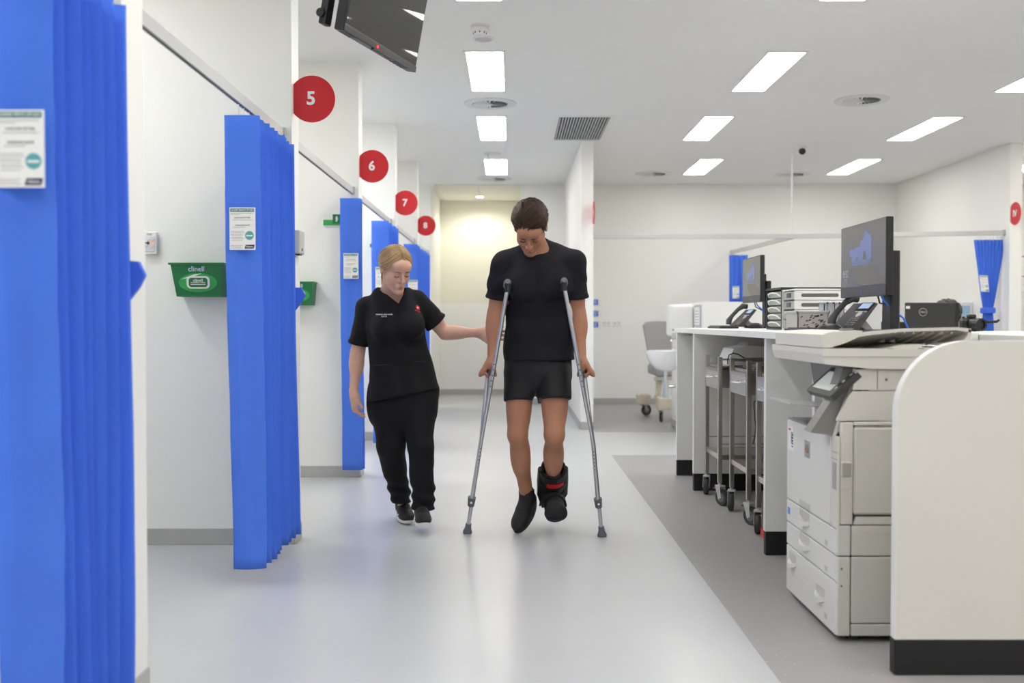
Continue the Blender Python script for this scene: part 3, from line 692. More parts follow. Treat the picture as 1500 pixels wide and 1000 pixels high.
for x, y in ((1299, 556), (1235, 833), (1235, 858)): B().cyl((pxx(x), YN+.003, pz(y)), (pxx(x), YN-.002, pz(y)), .004, seg=8).done('screw', MGREY, t)
box('seam', (pxx(1286), YN+.002, pz(570)), (pxx(1286.7), YN+.005, pz(542)), MGREY, t)
# side handles
for a_, y0_, y1_ in ((sp2, 792, 806), (sp, 830, 846)):
    box('pull', (pxx(1308), YN-.002, pz(y1_)), (pxx(1345), YN+.003, pz(y0_)), mat('recess_grey', C8(150, 147, 138), .6), a_); box('grip', (pxx(1308), YN-.007, pz(y0_+5)), (pxx(1345), YN, pz(y0_)), PRN, a_)
box('seam_plate', (pxx(1262), YN-.0015, pz(782)), (pxx(1380), YN, pz(778)), PRN, sp2)
h = box('door_latch', (pxx(1233), YN-.003, pz(716)), (pxx(1248), YN+.004, pz(676)), PRN, t, .002, seg=1); box('latch_grip', (pxx(1234.5), YN-.008, pz(698)), (pxx(1247), YN-.002, pz(677)), mat('latch_grey', C8(168, 166, 158), .5), h, .002, seg=1)
box('latch_recess', (pxx(1314), YN-.002, pz(660)), (pxx(1325), YN+.002, pz(644)), LGREY, sp3)
# corridor-facing front: door and drawers, each with scooped handles
def front(name, a, b2, zs=0.0, nx=XF): return box(name, (nx, YN+.004, a+.002), (nx+.02, YF, b2-.002), PRNF, t, .004, seg=2)
fd = box('front_door', (XF, YN+.075, zD+.002), (XF+.02, YF, zT-.004), PRNF, t, .004)
box('front_corner', (XF+.002, YN, zD+.002), (XF+.011, YN+.072, zT-.004), PRN, t, .002, seg=1)
for k in range(2): box('corner_seam', (XF+.001, YN+.001, pz(664+k*10)), (XF+.004, YN+.07, pz(664+k*10)+.0015), MGREY, t)
for k in range(14): box('vent_slat', (XF+.001, YN+.012, pz(718)+k*.0068), (XF+.004, YN+.055, pz(718)+k*.0068+.003), MGREY, t)
d1 = front('drawer', zC, zD); d2 = front('drawer', zB, zC); d3 = front('drawer', zA, zB)
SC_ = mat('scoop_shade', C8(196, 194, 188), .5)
def scoop(par, yc, z, w=.13):
    box('scoop', (XF-.0012, yc-w/2, z-.012), (XF+.004, yc+w/2, z+.035), SC_, par, .002, seg=1)
    B().loft([[Vector((XF-.002+math.cos(PI*q)*0-.016*math.sin(PI*q), yc-w/2+w*q, z-.012+dz-.012*math.sin(PI*q))) for dz in (0, .018)]+[Vector((XF, yc-w/2+w*q, z+.006-.012*math.sin(PI*q))), Vector((XF, yc-w/2+w*q, z-.014-.012*math.sin(PI*q)))] for q in np.linspace(0, 1, 9)]).done('handle', PRNF, par, True)
scoop(d1, 3.83, (zC+zD)/2+.008); scoop(d2, 3.83, (zB+zC)/2+.008); scoop(d3, 3.99, .155, .09); scoop(d3, 3.63, .12, .10)
box('door_scoop', (XF-.001, 3.76, zD+.004), (XF+.004, 3.90, zD+.03), SC_, fd)
for z in (zC+.015, zB+.015, zA+.03): box('size_tag', (XF-.001, 3.55, z), (XF+.002, 3.58, z+.018), LGREY, t)
box('blue_sticker', (XF-.001, 4.03, zC+.035), (XF+.002, 4.06, zC+.062), mat('sticker_blue', C8(90, 150, 220), .5), d1)
lg = box('badge', (XF-.002, 3.765, .60), (XF+.002, 3.835, .668), mat('badge_silver', C8(176, 174, 170), .3, metal=.6), fd, .002, seg=1)
B().cyl((XF-.004, 3.80, .634), (XF-.001, 3.80, .634), .017, seg=16).done('badge_emblem', mat('badge_grey', C8(140, 132, 120), .4), lg)
for k, cc in enumerate((C8(220, 190, 40), C8(200, 60, 60), C8(60, 110, 190))): B().cyl((XF-.005, 3.79+k*.01, .630+.004*(k == 1)), (XF-.0035, 3.79+k*.01, .630+.004*(k == 1)), .005, seg=10).done('colour_dot', mat('dot%d' % k, cc), lg)
st = box('asset_sticker', (XF-.001, 3.985, .60), (XF+.002, 4.06, .695), PAPER, fd)
for k in range(5): box('print_line', (XF-.0016, 3.99, .615+k*.012), (XF-.001, 4.01, .62+k*.012), NAVY, st)
for k in range(8): box('bar', (XF-.0016, 3.992, .63+k*.006), (XF-.001, 4.018, .633+k*.006), mat('bar_ink', C8(60, 60, 90)), st)
box('red_print', (XF-.0016, 4.022, .68), (XF-.001, 4.052, .688), RED, st)
GT = mat('tray_grey', C8(132, 129, 125), .4)
box('output_tray', (XF+.002, YN+.06, zT-.004), (1.40, YF, zT+.004), GT, t, .002, seg=1)
b = B(); b.prism([(pxx(1195), pz(636)), (pxx(1228), pz(640)), (pxx(1258), pz(540)), (pxx(1243), pz(540)), (pxx(1228), pz(585))], (0, YN+.055, 0), XA, ZA, YA, .08); b.done('support_arm', GT, t)
b = B(); b.prism([(pxx(1228), pz(640)), (pxx(1252), pz(612)), (pxx(1262), pz(541)), (pxx(1258), pz(540))], (0, YN+.030, 0), XA, ZA, YA, .10); b.done('arm_cover', PRN, t)
b = B(); b.prism([(1.212, .957), (1.30, .957), (1.30, .87), (1.225, .87)], (0, YN+.03, 0), XA, ZA, YA, .56); b.done('fascia', mat('fascia_grey', C8(118, 115, 113), .4), t)
B().prism([(pxx(1190), .81), (1.34, .78), (1.34, .785), (pxx(1190), .815)], (0, 3.72, 0), XA, ZA, YA, .30).done('shelf_flap', LGREY, t)
# tilted touch panel
pa, pb_, pc, pd = Vector((1.205, 3.452, .945)), Vector((1.108, 3.452, .858)), Vector((1.118, 3.77, .858)), Vector((1.215, 3.77, .945))
uu = (pa-pd).normalized(); vv = ((pa+pd)/2-(pb_+pc)/2).normalized(); nn = uu.cross(vv).normalized()
if nn.x > 0: nn = -nn
L = (pa-pd).length; Wd = ((pa+pd)/2-(pb_+pc)/2).length
o_ = (pb_+pc)/2
cp = B().prism(rrect(-L/2, 0, L/2, Wd, .008), o_-nn*.018, uu, vv, nn, .022).done('control_panel', DGREY, t)
B().prism(rrect(-L/2+.03, .022, L/2-.065, Wd-.022, .004), o_+nn*.004, uu, vv, nn, .001).done('touch_screen', mat('lcd_grey', C8(196, 200, 198), .2, emit=C8(190, 196, 194), estr=.35), cp)
for k in range(3): B().cyl(o_+uu*(L/2-.03)+vv*(.04+.035*k)+nn*.003, o_+uu*(L/2-.03)+vv*(.04+.035*k)+nn*.007, .007, seg=12).done('key', LGREY, cp)
B().prism([(0, 0), (.05, 0), (.03, -.05), (0, -.05)], Vector((1.17, 3.56, .89)), XA, ZA, YA, .18).done('panel_neck', DGREY, t)
# scanner deck and document feeder
xd = pxx(1203)
b = B(); b.prism([(xd, pz(519)), (xd+.01, pz(533)), (xd+.17, pz(540)), (XB, pz(541)), (XB, pz(512)), (xd, pz(510))], (0, YN-.012, 0), XA, ZA, YA, .66); b.done('scanner_deck', WHITEP if False else PRN, t)
box('deck_line', (xd+.002, YN-.0135, pz(523)), (XB, YN-.011, pz(521)), LGREY, t)
xt = pxx(1421)
b = B(); b.prism([(xd-.002, pz(509)), (xd-.002, pz(490)), (xd+.03, pz(486)), (pxx(1262), pz(484)), (pxx(1258), pz(493)), (pxx(1235), pz(503)), (pxx(1215), pz(509))], (0, YN-.01, 0), XA, ZA, YA, .60); b.done('feeder_side', PRN, t, True)
zn = pz(480)
tr = B()
ring = []
for (x, zz, th) in ((pxx(1240), pz(489), .016), (pxx(1275), pz(484.5), .014), (pxx(1320), pz(481), .011), (pxx(1400), pz(479), .010), (xt, pz(481), .014)):
    ring.append([Vector((x, YN-.008, zz)), Vector((x, YN+.25, zz-.055)), Vector((x, YN+.25, zz-.065)), Vector((x, YN+.02, zz-th)), Vector((x, YN-.008, zz-th))])
tray = tr.loft(ring).done('feeder_tray', PRN, t, False)
for k in range(9):
    x = pxx(1285+k*14); B().prism([(0, -.014), (.22, -.054), (.22, -.066), (0, -.020)], (x, YN+.02, pz(480)+.0), YA, ZA, XA, .006).done('rib', PRN, tray)
box('feeder_body', (xd+.02, YN+.40, pz(510)), (pxx(1290), YF-.01, pz(490)), PRN, t, .012)
b = B(); b.prism([(xt-.008, pz(481)), (xt+.002, pz(484)), (xt-.004, pz(497)), (xt-.03, pz(503)), (xt-.03, pz(500)), (xt-.012, pz(492))], (0, YN-.008, 0), XA, ZA, YA, .3); b.done('tray_end', PRN, t)
b = B(); b.prism([(pxx(1290), pz(512)), (pxx(1320), pz(505)), (pxx(1348), pz(504)), (pxx(1352), pz(509)), (pxx(1400), pz(509)), (pxx(1400), pz(513))], (0, YN, 0), XA, ZA, YA, .35); b.done('exit_tray', PRN, t)
for x in (1312, 1328): B().cyl((pxx(x), YN+.16, pz(500)), (pxx(x)+.02, YN+.16, pz(500)), .008, seg=10).done('roller', LGREY, t)
for x in (1262, 1300, 1345): box('clip', (pxx(x), YN-.002, pz(513)), (pxx(x)+.02, YN+.02, pz(510)), BLACK, t)
box('paper_guide', (pxx(1243), YN+.05, pz(486)), (pxx(1258), YN+.10, pz(481)), MGREY, t)

# ---------------------------------------------------------------- things on the counter
SCR = mat('screen_dark', C8(92, 90, 88), .22, emit=C8(78, 75, 74), estr=.55)
def monitor(x, y0, y1, zb_, zt_, stand_x, stand_y, label, tint=0):
    t = thing('monitor', (stand_x, stand_y, CT), label, 'monitor', 'black monitors on the counter')
    c = box('case', (x, y0, zb_), (x+.03, y1, zt_), BLACK, t, .004)
    box('bezel_chin', (x-.0015, y0+.004, zb_+.003), (x, y1-.004, zb_+.045), mat('chin_grey', C8(58, 57, 60), .35), t)
    s = box('screen', (x-.001, y0+.006, zb_+.047), (x, y1-.006, zt_-.006), SCR, t)
    W_, H_ = y1-y0, zt_-zb_
    def sp(u, v): return Vector((x-.0012, y1-W_*u, zb_+H_*v))      # u from far (picture left) to near
    def shp(name, pts, m, off=0):
        B().prism([(-(p[0])*W_, p[1]*H_) for p in pts], Vector((x-.0012-off, y1, zb_)), YA, ZA, -XA, .0004).done(name, m, s)
    shp('sand', [(.27, .42), (.72, .40), (.97, .2), (.97, .16), (.45, .16), (.35, .3)], mat('scr_b', C8(88, 84, 76), .3, emit=C8(86, 80, 70), estr=.5), .0001)
    shp('sky_opening', [(.21, .63), (.23, .58), (.27, .56), (.26, .50), (.29, .44), (.50, .435), (.69, .45), (.71, .55), (.70, .66), (.71, .75), (.68, .82), (.63, .84), (.60, .89), (.56, .86), (.53, .79), (.48, .75), (.45, .69), (.38, .68), (.30, .66), (.25, .67)], mat('scr_c', C8(84, 94, 130), .3, emit=C8(92, 106, 160), estr=.55), .0003)
    shp('sea', [(.27, .46), (.50, .44), (.70, .45), (.70, .50), (.28, .50)], mat('scr_d', C8(86, 96, 130), .3, emit=C8(80, 92, 130), estr=.4), .0005)
    shp('rock_stack', [(.36, .50), (.42, .50), (.40, .57), (.38, .56)], SCR, .0007); shp('rock_stack', [(.52, .50), (.60, .50), (.58, .60), (.55, .63), (.53, .58)], SCR, .0007)
    if not tint:
        text('clock_text', '8:52', .045, sp(.13, .33)-XA*.0008, -YA, ZA, LGREY, s, 0); text('date_text', 'Friday', .02, sp(.14, .25)-XA*.0008, -YA, ZA, LGREY, s, 0)
    B().cyl(sp(.5, .07)-XA*.001, sp(.5, .07)-XA*.002, .007, seg=12).done('maker_mark', mat('mark_blue', C8(70, 90, 200), .4) if not tint else MGREY, t)
    col = B(); col.prism(rrect(-.02, -.055, .02, .055, .012), (stand_x, stand_y, CT+.012), XA, YA, ZA, .33 if not tint else .32); col.done('stand_column', BLACK, t, True)
    box('arm', (x+.03, stand_y-.03, (zb_+zt_)/2-.02), (stand_x-.01, stand_y+.03, (zb_+zt_)/2+.04), BLACK, t, .004)
    B().prism(rrect(-.09, -.12, .09, .12, .02), (stand_x, stand_y, CT+.001), XA, YA, ZA, .012).done('stand_base', BLACK, t, True)
    B().tube([(x+.02, stand_y+.02, zb_+.02), (x+.03, stand_y+.01, zb_-.03), (stand_x-.02, stand_y, CT+.12), (stand_x+.005, stand_y, CT+.10)], .004, 8).done('cable', BLACK, t, True)
    B().tube([(x+.02, stand_y-.01, zb_+.02), (x+.035, stand_y-.02, zb_-.02), (stand_x-.018, stand_y-.03, CT+.11), (stand_x+.03, stand_y-.06, CT+.06), (stand_x+.05, stand_y-.07, CT+.006)], .004, 8).done('network_cable', mat('cable_blue', C8(40, 110, 220), .5), t, True)
    return t
monitor(1.525, 4.06, 4.62, 1.228, 1.55, 1.598, 4.20, 'large black monitor with a dim cave picture, nearest on the counter')
monitor(1.69, 6.78, 7.30, 1.255, 1.575, 1.795, 7.02, 'smaller-looking far monitor in front of the blue curtain', 1)
def phone(c, rz, label, s=1.0):
    c = Vector(c); t = thing('desk_phone', c, label, 'phone', 'desk phones')
    M = Matrix.Translation(c) @ Matrix.Rotation(rz, 4, 'Z') @ Matrix.Scale(s, 4)       # local: front = -X, width along Y
    # wedge body
    b = B(); ix = [(-.07, 0), (-.06, .02), (.085, .15), (.095, .145), (.06, .08), (.02, .0)]
    o = M @ Vector((0, -.10, 0)); ux = (M.to_3x3() @ XA); uy = (M.to_3x3() @ YA)
    b.prism([(-.075, .012), (-.07, .022), (.075, .155), (.085, .150), (-.03, .012)], o, ux, ZA*s, uy, .20); b.done('body', DGREY, t)
    b = B(); b.prism([(.0, .035), (.03, .07), (.095, .002), (.055, .002)], M @ Vector((0, -.06, 0)), ux, ZA*s, uy, .12); b.done('stand', MGREY, t)
    n = Vector((-.133, 0, .145)).normalized(); v = Vector((.145, 0, .133)).normalized()
    def sp(f, y, h=0.0): return Vector((-.07, y, .022))+v*(f*.1967)+n*h
    def pl(name, f0, f1, y0, y1, h, m, par=t, bev=0):
        q = [sp(f0, y0, .0), sp(f0, y1), sp(f1, y1), sp(f1, y0)]
        b = B(); vs = [b.bm.verts.new(M @ p) for p in q]+[b.bm.verts.new(M @ (p+n*h)) for p in q]
        b.bm.faces.new(vs[:4]); b.bm.faces.new(vs[4:])
        for i in range(4): b.bm.faces.new((vs[i], vs[(i+1) % 4], vs[4+(i+1) % 4], vs[4+i]))
        return b.done(name, m, par)
    pl('display_frame', .70, .99, -.095, .02, .006, BLACK); pl('display', .75, .95, -.085, .0, .0075, mat('lcd_blue', C8(186, 200, 226), .2, emit=C8(150, 170, 220), estr=.5))
    for i in range(4):
        for j in range(3): pl('key', .08+i*.085, .13+i*.085, -.085+j*.026, -.067+j*.026, .005, MGREY)
    for j in range(4): pl('key', .62, .66, -.09+j*.026, -.072+j*.026, .004, LGREY)
    B().cyl(M @ sp(.52, -.05, .0), M @ sp(.52, -.05, .006), .02*s, seg=16).done('navigation_ring', LGREY, t)
    # handset on the far side (+Y)
    hs = [sp(-.05, .06, .022), sp(.08, .06, .045), sp(.3, .06, .055), sp(.7, .06, .058), sp(.95, .06, .05), sp(1.07, .06, .022)]
    hd = B(); hd.tube([M @ p for p in hs], .02, 10, [.022*s, .024*s, .016*s, .016*s, .024*s, .022*s]); hd.done('handset', DGREY, t, True)
    return t
phone((P(1259, 0, 4.5).x-.01, 4.53, CT), R(16), 'dark desk phone under the large near monitor', .84)
phone((P(1088, 0, 6.85).x+.03, 6.96, CT), R(10), 'dark desk phone under the far monitor', .84)
def mouse(c, rz, label):
    t = thing('computer_mouse', c, label, 'mouse', 'computer mice'); b = B(); c = Vector(c)
    b.sph(c+ZA*.012, 1, 20, (.058, .032, .026), Matrix.Rotation(rz, 4, 'Z'))
    for v in b.bm.verts:
        if v.co.z < c.z+.003: v.co.z = c.z+.001
    b.done('shell', BLACK, t, True); M = Matrix.Translation(c) @ Matrix.Rotation(rz, 4, 'Z')
    B().cyl(M @ Vector((-.03, -.004, .033)), M @ Vector((-.03, .004, .033)), .006, seg=10).done('wheel', DGREY, t)
mouse((P(1220, 0, 4.24).x, 4.245, CT), R(10), 'black mouse beside the near desk phone')
mouse((P(1109, 0, 6.75).x, 6.75, CT), R(20), 'black mouse beside the far desk phone')
def keyboard(x0, x1, y0, y1, label):
    t = thing('keyboard', ((x0+x1)/2, (y0+y1)/2, CT), label, 'keyboard', 'black keyboards')
    box('base', (x0, y0, CT+.001), (x1, y1, CT+.014), BLACK, t, .003, seg=1)
    for i in range(5):
        for j in range(14):
            xx = x0+.012+i*(x1-x0-.02)/5; yy = y0+.01+j*(y1-y0-.02)/14
            box('key', (xx, yy, CT+.014), (xx+(x1-x0)/5*.75, yy+(y1-y0)/14*.8, CT+.02), DGREY, t)
keyboard(P(1052, 0, 6.7).x, P(1052, 0, 6.7).x+.125, 6.60, 7.02, 'black keyboard in front of the far desk phone')
keyboard(P(1175, 0, 4.4).x, P(1175, 0, 4.4).x+.10, 4.32, 4.66, 'black keyboard lying in front of the grey basket')
# drawer tower and drawer unit: their drawers face the corridor
CLR = mat('clear_plastic', C8(226, 230, 226), .12, trans=.5)
LIP = mat('frosted_lip', C8(238, 238, 232), .3)
x0, y0, y1, zt_ = 1.515, 5.60, 5.93, 1.314; x1 = x0+.34
t = thing('drawer_tower', (x0+.17, 5.76, CT), 'black desktop tower with five clear drawers', 'organizer')
box('frame_side', (x0, y0, CT+.002), (x1, y0+.012, zt_-.012), BLACK, t); box('frame_side', (x0, y1-.012, CT+.002), (x1, y1, zt_-.012), BLACK, t)
box('top', (x0-.004, y0-.004, zt_-.012), (x1+.03, y1+.004, zt_), BLACK, t, .002, seg=1); box('base', (x0, y0+.012, CT+.001), (x1, y1-.012, CT+.012), BLACK, t); box('back', (x1-.006, y0+.012, CT+.012), (x1, y1-.012, zt_-.012), BLACK, t)
hh0 = (zt_-CT-.03)/5
for k in range(5):
    zz = CT+.015+k*hh0; hh = hh0-.006
    dr = box('drawer', (x0+.006, y0+.015, zz), (x1-.03, y1-.015, zz+hh), CLR, t, .004, seg=1)
    B().tube([(x0+.004, y0+.04, zz+hh*.2), (x0-.008, y0+.07, zz+hh*.65), (x0-.012, (y0+y1)/2, zz+hh*.8), (x0-.008, y1-.07, zz+hh*.65), (x0+.004, y1-.04, zz+hh*.2)], .004, 8).done('lip', LIP, dr, True)
    box('papers', (x0+.02, y0+.02, zz+.003), (x1-.05, y1-.02, zz+hh*.5), PAPER, dr)
x0, y0, y1, zt_ = 1.475, 5.20, 5.44, 1.292; x1 = 1.755
t = thing('drawer_unit', (x0+.14, 5.32, CT), 'white desktop unit with slotted sides and clear small drawers', 'organizer')
box('top', (x0, y0, zt_-.008), (x1, y1, zt_), WHITEP, t, .002, seg=1); box('back', (x1-.008, y0, CT+.008), (x1, y1, zt_-.008), WHITEP, t); box('base', (x0, y0, CT+.001), (x1, y1, CT+.008), WHITEP, t)
box('far_side', (x0, y1-.008, CT+.008), (x1-.008, y1, zt_-.008), WHITEP, t)
dh = (zt_-CT-.016)/4
for k in range(4):
    z0_ = CT+.008+k*dh
    pn = box('side_panel', (x0, y0, z0_+.001), (x1-.009, y0+.008, z0_+dh-.002), WHITEP, t, .001, seg=1)
    if k >= 1: B().prism(rrect(x0+.035, z0_+dh*.3, x1-(.05 if k == 3 else .02), z0_+dh*.68, dh*.18), (0, y0-.0012, 0), XA, ZA, YA, .002).done('slot', mat('slot_shadow', C8(104, 98, 92), .6) if k > 1 else mat('slot_pink', C8(200, 176, 164), .6), pn)
    dr = box('drawer', (x0+.003, y0+.011, z0_+.002), (x1-.03, y1-.011, z0_+dh-.004), CLR, t, .003, seg=1)
    box('contents', (x0+.01, y0+.07, z0_+.006), (x0+.12, y0+.15, z0_+dh*.7), (mat('yellow_card', C8(216, 200, 60)), PAPER, BLACK, BLACK)[k], dr)
    box('label_tab', (x0-.001, y0+.08, z0_+dh*.3), (x0+.003, y0+.15, z0_+dh*.75), (mat('yellow_card', C8(216, 200, 60)), PAPER, DGREY, DGREY)[k], dr)
# basket, acrylic holder
d = 4.70; a, b2 = P(1166, 481, d), P(1216, 455, d); x0, x1, zt_ = a.x, b2.x, b2.z
t = thing('storage_basket', ((x0+x1)/2, d+.1, CT), 'light grey perforated plastic basket between mouse and drawers', 'basket')
BK = mat('basket_grey', C8(186, 182, 176), .5)
D2 = .20; i_ = .008
for nm, lo_, hi_ in (('wall', (x0+i_, d, CT+.004), (x1-i_, d+.004, zt_)), ('wall', (x0+i_, d+D2-.004, CT+.004), (x1-i_, d+D2, zt_)), ('wall', (x0+i_, d, CT+.004), (x0+i_+.004, d+D2, zt_)), ('wall', (x1-i_-.004, d, CT+.004), (x1-i_, d+D2, zt_))): box(nm, lo_, hi_, BK, t)
box('floor_plate', (x0+i_, d, CT+.002), (x1-i_, d+D2, CT+.006), BK, t)
for lo_, hi_ in (((x0, d-.006, zt_-.012), (x1, d+.006, zt_)), ((x0, d+D2-.006, zt_-.012), (x1, d+D2+.006, zt_)), ((x0, d-.006, zt_-.012), (x0+.012, d+D2, zt_)), ((x1-.012, d-.006, zt_-.012), (x1, d+D2, zt_))): box('rim', lo_, hi_, BK, t, .003, seg=1)
rr = random.Random(3)
for k in range(34):
    xx = x0+.02+rr.random()*(x1-x0-.05); zz = CT+.012+rr.random()*(zt_-CT-.035)
    B().prism([(0, 0), (.010, .004), (.010, .009), (0, .005)], (xx, d-.0012, zz), XA, ZA, YA, .002).done('perforation', mat('hole_dark', C8(86, 84, 84), .8), t)
d = 4.9; a, b2 = P(1207, 478, d), P(1237, 445, d)
t = thing('acrylic_holder', ((a.x+b2.x)/2, d+.04, CT), 'clear acrylic pen holder beside the near phone', 'holder')
ACR = mat('acrylic', C8(232, 234, 240), .08, trans=.85)
for lo_, hi_ in (((a.x, d, CT+.002), (b2.x, d+.004, b2.z)), ((a.x, d+.08, CT+.002), (b2.x, d+.084, b2.z+.01)), ((a.x, d, CT+.002), (a.x+.004, d+.08, b2.z)), ((b2.x-.004, d, CT+.002), (b2.x, d+.08, b2.z)), (((a.x+b2.x)/2, d, CT+.002), ((a.x+b2.x)/2+.004, d+.08, b2.z))): box('wall', lo_, hi_, ACR, t)
box('floor_plate', (a.x, d, CT+.001), (b2.x, d+.084, CT+.006), ACR, t); box('label_strip', (a.x+.01, d-.001, CT+.03), (a.x+.035, d, CT+.045), PAPER, t)
for k in range(3):
    x = a.x+.02+k*.03; p = thing('pen', (x, d+.04, CT+.008), ('dark pen in the acrylic holder, leftmost', 'purple pen in the acrylic holder, in the middle', 'dark pen in the acrylic holder, rightmost')[k], 'pen', 'pens in the acrylic holder')
    mm = (BLACK, mat('pen_purple', C8(120, 90, 150)), NAVY)[k]
    B().cyl((x, d+.03, CT+.008), (x+.012, d+.05, CT+.12), .005, seg=10).done('barrel', mm, p, True); B().cyl((x+.012, d+.05, CT+.12), (x+.0145, d+.054, CT+.142), .0055, seg=10).done('cap', BLACK, p, True)
# pens lying / small camera on the right worktop
d = 5.35; cc = P(1426, 482, d); zz = CT-.006
t = thing('photo_camera', (cc.x, d, zz), 'black camera with lens lying on the right worktop', 'camera')
box('body', (cc.x-.055, d, zz+.001), (cc.x+.05, d+.06, zz+.072), BLACK, t, .012); box('prism_hump', (cc.x-.02, d+.005, zz+.068), (cc.x+.02, d+.05, zz+.092), BLACK, t, .008)
B().lathe([(.034, 0), (.036, .02), (.032, .05), (.034, .07), (.024, .07), (.022, .06)], (cc.x-.005, d, zz+.036), (.25, -1, 0), 20).done('lens_barrel', BLACK, t, True)
box('grip', (cc.x-.062, d-.016, zz+.004), (cc.x-.035, d+.03, zz+.064), BLACK, t, .01); B().cyl((cc.x-.045, d+.02, zz+.07), (cc.x-.045, d+.02, zz+.08), .008).done('shutter_button', DGREY, t)
B().tube([(cc.x+.05, d+.02, zz+.06), (cc.x+.08, d, zz+.05), (cc.x+.11, d-.03, zz+.052), (cc.x+.125, d-.02, zz+.06)], .007, 8).done('strap', BLACK, t, True)
# ---------------------------------------------------------------- inner desk with screen and seated person
t = thing('desk', (3.55, 8.35, 0), 'low white desk inside the staff counter', 'desk')
box('desk_top', (2.75, 7.95, .715), (4.45, 8.7, .745), WHITE, t, .002, seg=1)
for x in (2.78, 4.38): box('leg', (x, 8.0, .002), (x+.04, 8.65, .715), WHITE, t)
d = 8.4; a, b2 = P(1327, 480, d), P(1404, 443, d); x0, x1, zt_ = a.x, b2.x, b2.z
t = thing('monitor', ((x0+x1)/2, d+.03, .745), 'black monitor seen from the back, hiding a seated person', 'monitor')
BKM = mat('monitor_back', C8(52, 52, 54), .4)
box('case', (x0, d, .93), (x1, d+.035, zt_), BKM, t, .008); box('edge_strip', (x1-.022, d-.002, .935), (x1+.004, d+.034, zt_-.004), BLACK, t)
cl_ = P(1352, 457, d-.001)
lg = B().prism(circ(.034, 28), cl_, XA, ZA, -YA, .001).done('emblem', LGREY, t); B().prism(circ(.030, 28), cl_-YA*.0008, XA, ZA, -YA, .001).done('emblem_fill', BKM, lg)
text('emblem_text', 'DELL', .02, cl_-YA*.0022, XA, ZA, LGREY, lg, .02)
box('asset_sticker', (P(1330.5, 0, d).x, d-.0012, P(0, 452, d).z), (P(1336.5, 0, d).x, d, P(0, 448, d).z), PAPER, t)
box('stand_neck', ((x0+x1)/2-.03, d+.004, .757), ((x0+x1)/2+.03, d+.03, 1.0), BLACK, t); box('stand_base', ((x0+x1)/2-.1, d-.06, .746), ((x0+x1)/2+.1, d+.12, .758), BLACK, t, .003, seg=1)
t = thing('cable_duct', P(1300, 478, 7.9), 'low black cable strip behind the near monitor', 'strip')
a, b2 = P(1292, 483, 7.98), P(1328, 472, 7.98); box('strip', (a.x, 7.97, .746), (b2.x, 8.0, b2.z), BLACK, t); box('cap_strip', (a.x, 7.965, b2.z), (b2.x, 8.005, b2.z+.004), DGREY, t)

# ---------------------------------------------------------------- basin, dispenser, recliner, plates at the back
bx = 1.73; by = 9.9
t = thing('hand_basin', (bx, by, .6), 'white ceramic hand basin on the low wall', 'basin')
b = B(); rings = []
for f, zz in ((.30, .63), (.55, .655), (.82, .72), (.96, .79), (1, .822), (1, .832), (.93, .834), (.88, .80), (.70, .73), (.35, .69)):
    rings.append([Vector((bx-.003-(.20+.20*f*math.cos(a))*1.0 if True else 0, by+.25*f*math.sin(a), zz)) for a in np.linspace(0, 2*PI, 29)[:-1]])
b.loft(rings).done('bowl', GLOSSW, t, True)
box('back_ledge', (bx-.10, by-.22, .70), (bx-.004, by+.22, .85), GLOSSW, t, .02)
B().tube([(bx-.20, by, .65), (bx-.20, by, .52), (bx-.20, by, .44)], .018, 12).done('trap', CHROME, t, True)
B().cyl((bx-.20, by, .36), (bx-.20, by, .52), .034).done('bottle_trap', CHROME, t, True)
B().tube([(bx-.20, by, .47), (bx-.1, by, .48), (bx-.004, by, .48)], .016, 10).done('waste_pipe', CHROME, t, True)
tp = B().tube([(bx-.05, by, .845), (bx-.05, by, .93), (bx-.07, by, .96), (bx-.13, by, .95), (bx-.15, by, .92)], .011, 10).done('tap', CHROME, t, True)
B().tube([(bx-.05, by, .94), (bx-.11, by-.02, .985)], .007, 8).done('lever', CHROME, tp, True)
t = thing('towel_dispenser', (bx, 9.6, .99), 'tall white paper towel dispenser above the basin', 'dispenser')
a, b2 = P(979, 492, 9.6), P(1001, 446, 9.6)
box('housing', (a.x, 9.45, a.z), (bx-.004, 9.75, b2.z), WHITEP, t, .03, smooth=True, seg=4); B().cyl((a.x+.02, 9.448, a.z+.06), (a.x+.02, 9.452, a.z+.06), .008, seg=10).done('lock', MGREY, t)
box('window', (a.x+.01, 9.447, a.z-.002), (bx-.03, 9.45, a.z+.03), LGREY, t)
t = thing('gel_bottle', (bx-.1, 9.5, .852), 'pale clear gel bottle standing on the basin ledge', 'bottle')
B().lathe([(.03, 0), (.032, .01), (.032, .075), (.02, .09), (.011, .095), (.011, .105)], (bx-.05, by-.17, .851), seg=18).done('bottle', mat('gel', C8(206, 222, 240), .15), t, True); B().tube([(bx-.05, by-.17, .955), (bx-.05, by-.17, .985), (bx-.085, by-.17, .985)], .005, 8).done('pump', WHITEP, t, True)
a, b2 = P(1019, 479, 9.05), P(1029.5, 446, 9.05)
t = thing('wall_notice', (bx, 9.2, a.z), 'small framed notice on the low wall beside the basin', 'notice')
box('frame', (bx-.014, 9.08, a.z), (bx-.003, 9.38, b2.z), LGREY, t); box('sheet', (bx-.0155, 9.11, a.z+.02), (bx-.014, 9.35, b2.z-.02), PAPER, t)
for k in range(5): box('print_line', (bx-.016, 9.14, a.z+.04+k*.026), (bx-.0155, 9.32, a.z+.045+k*.026), PRINT, t)
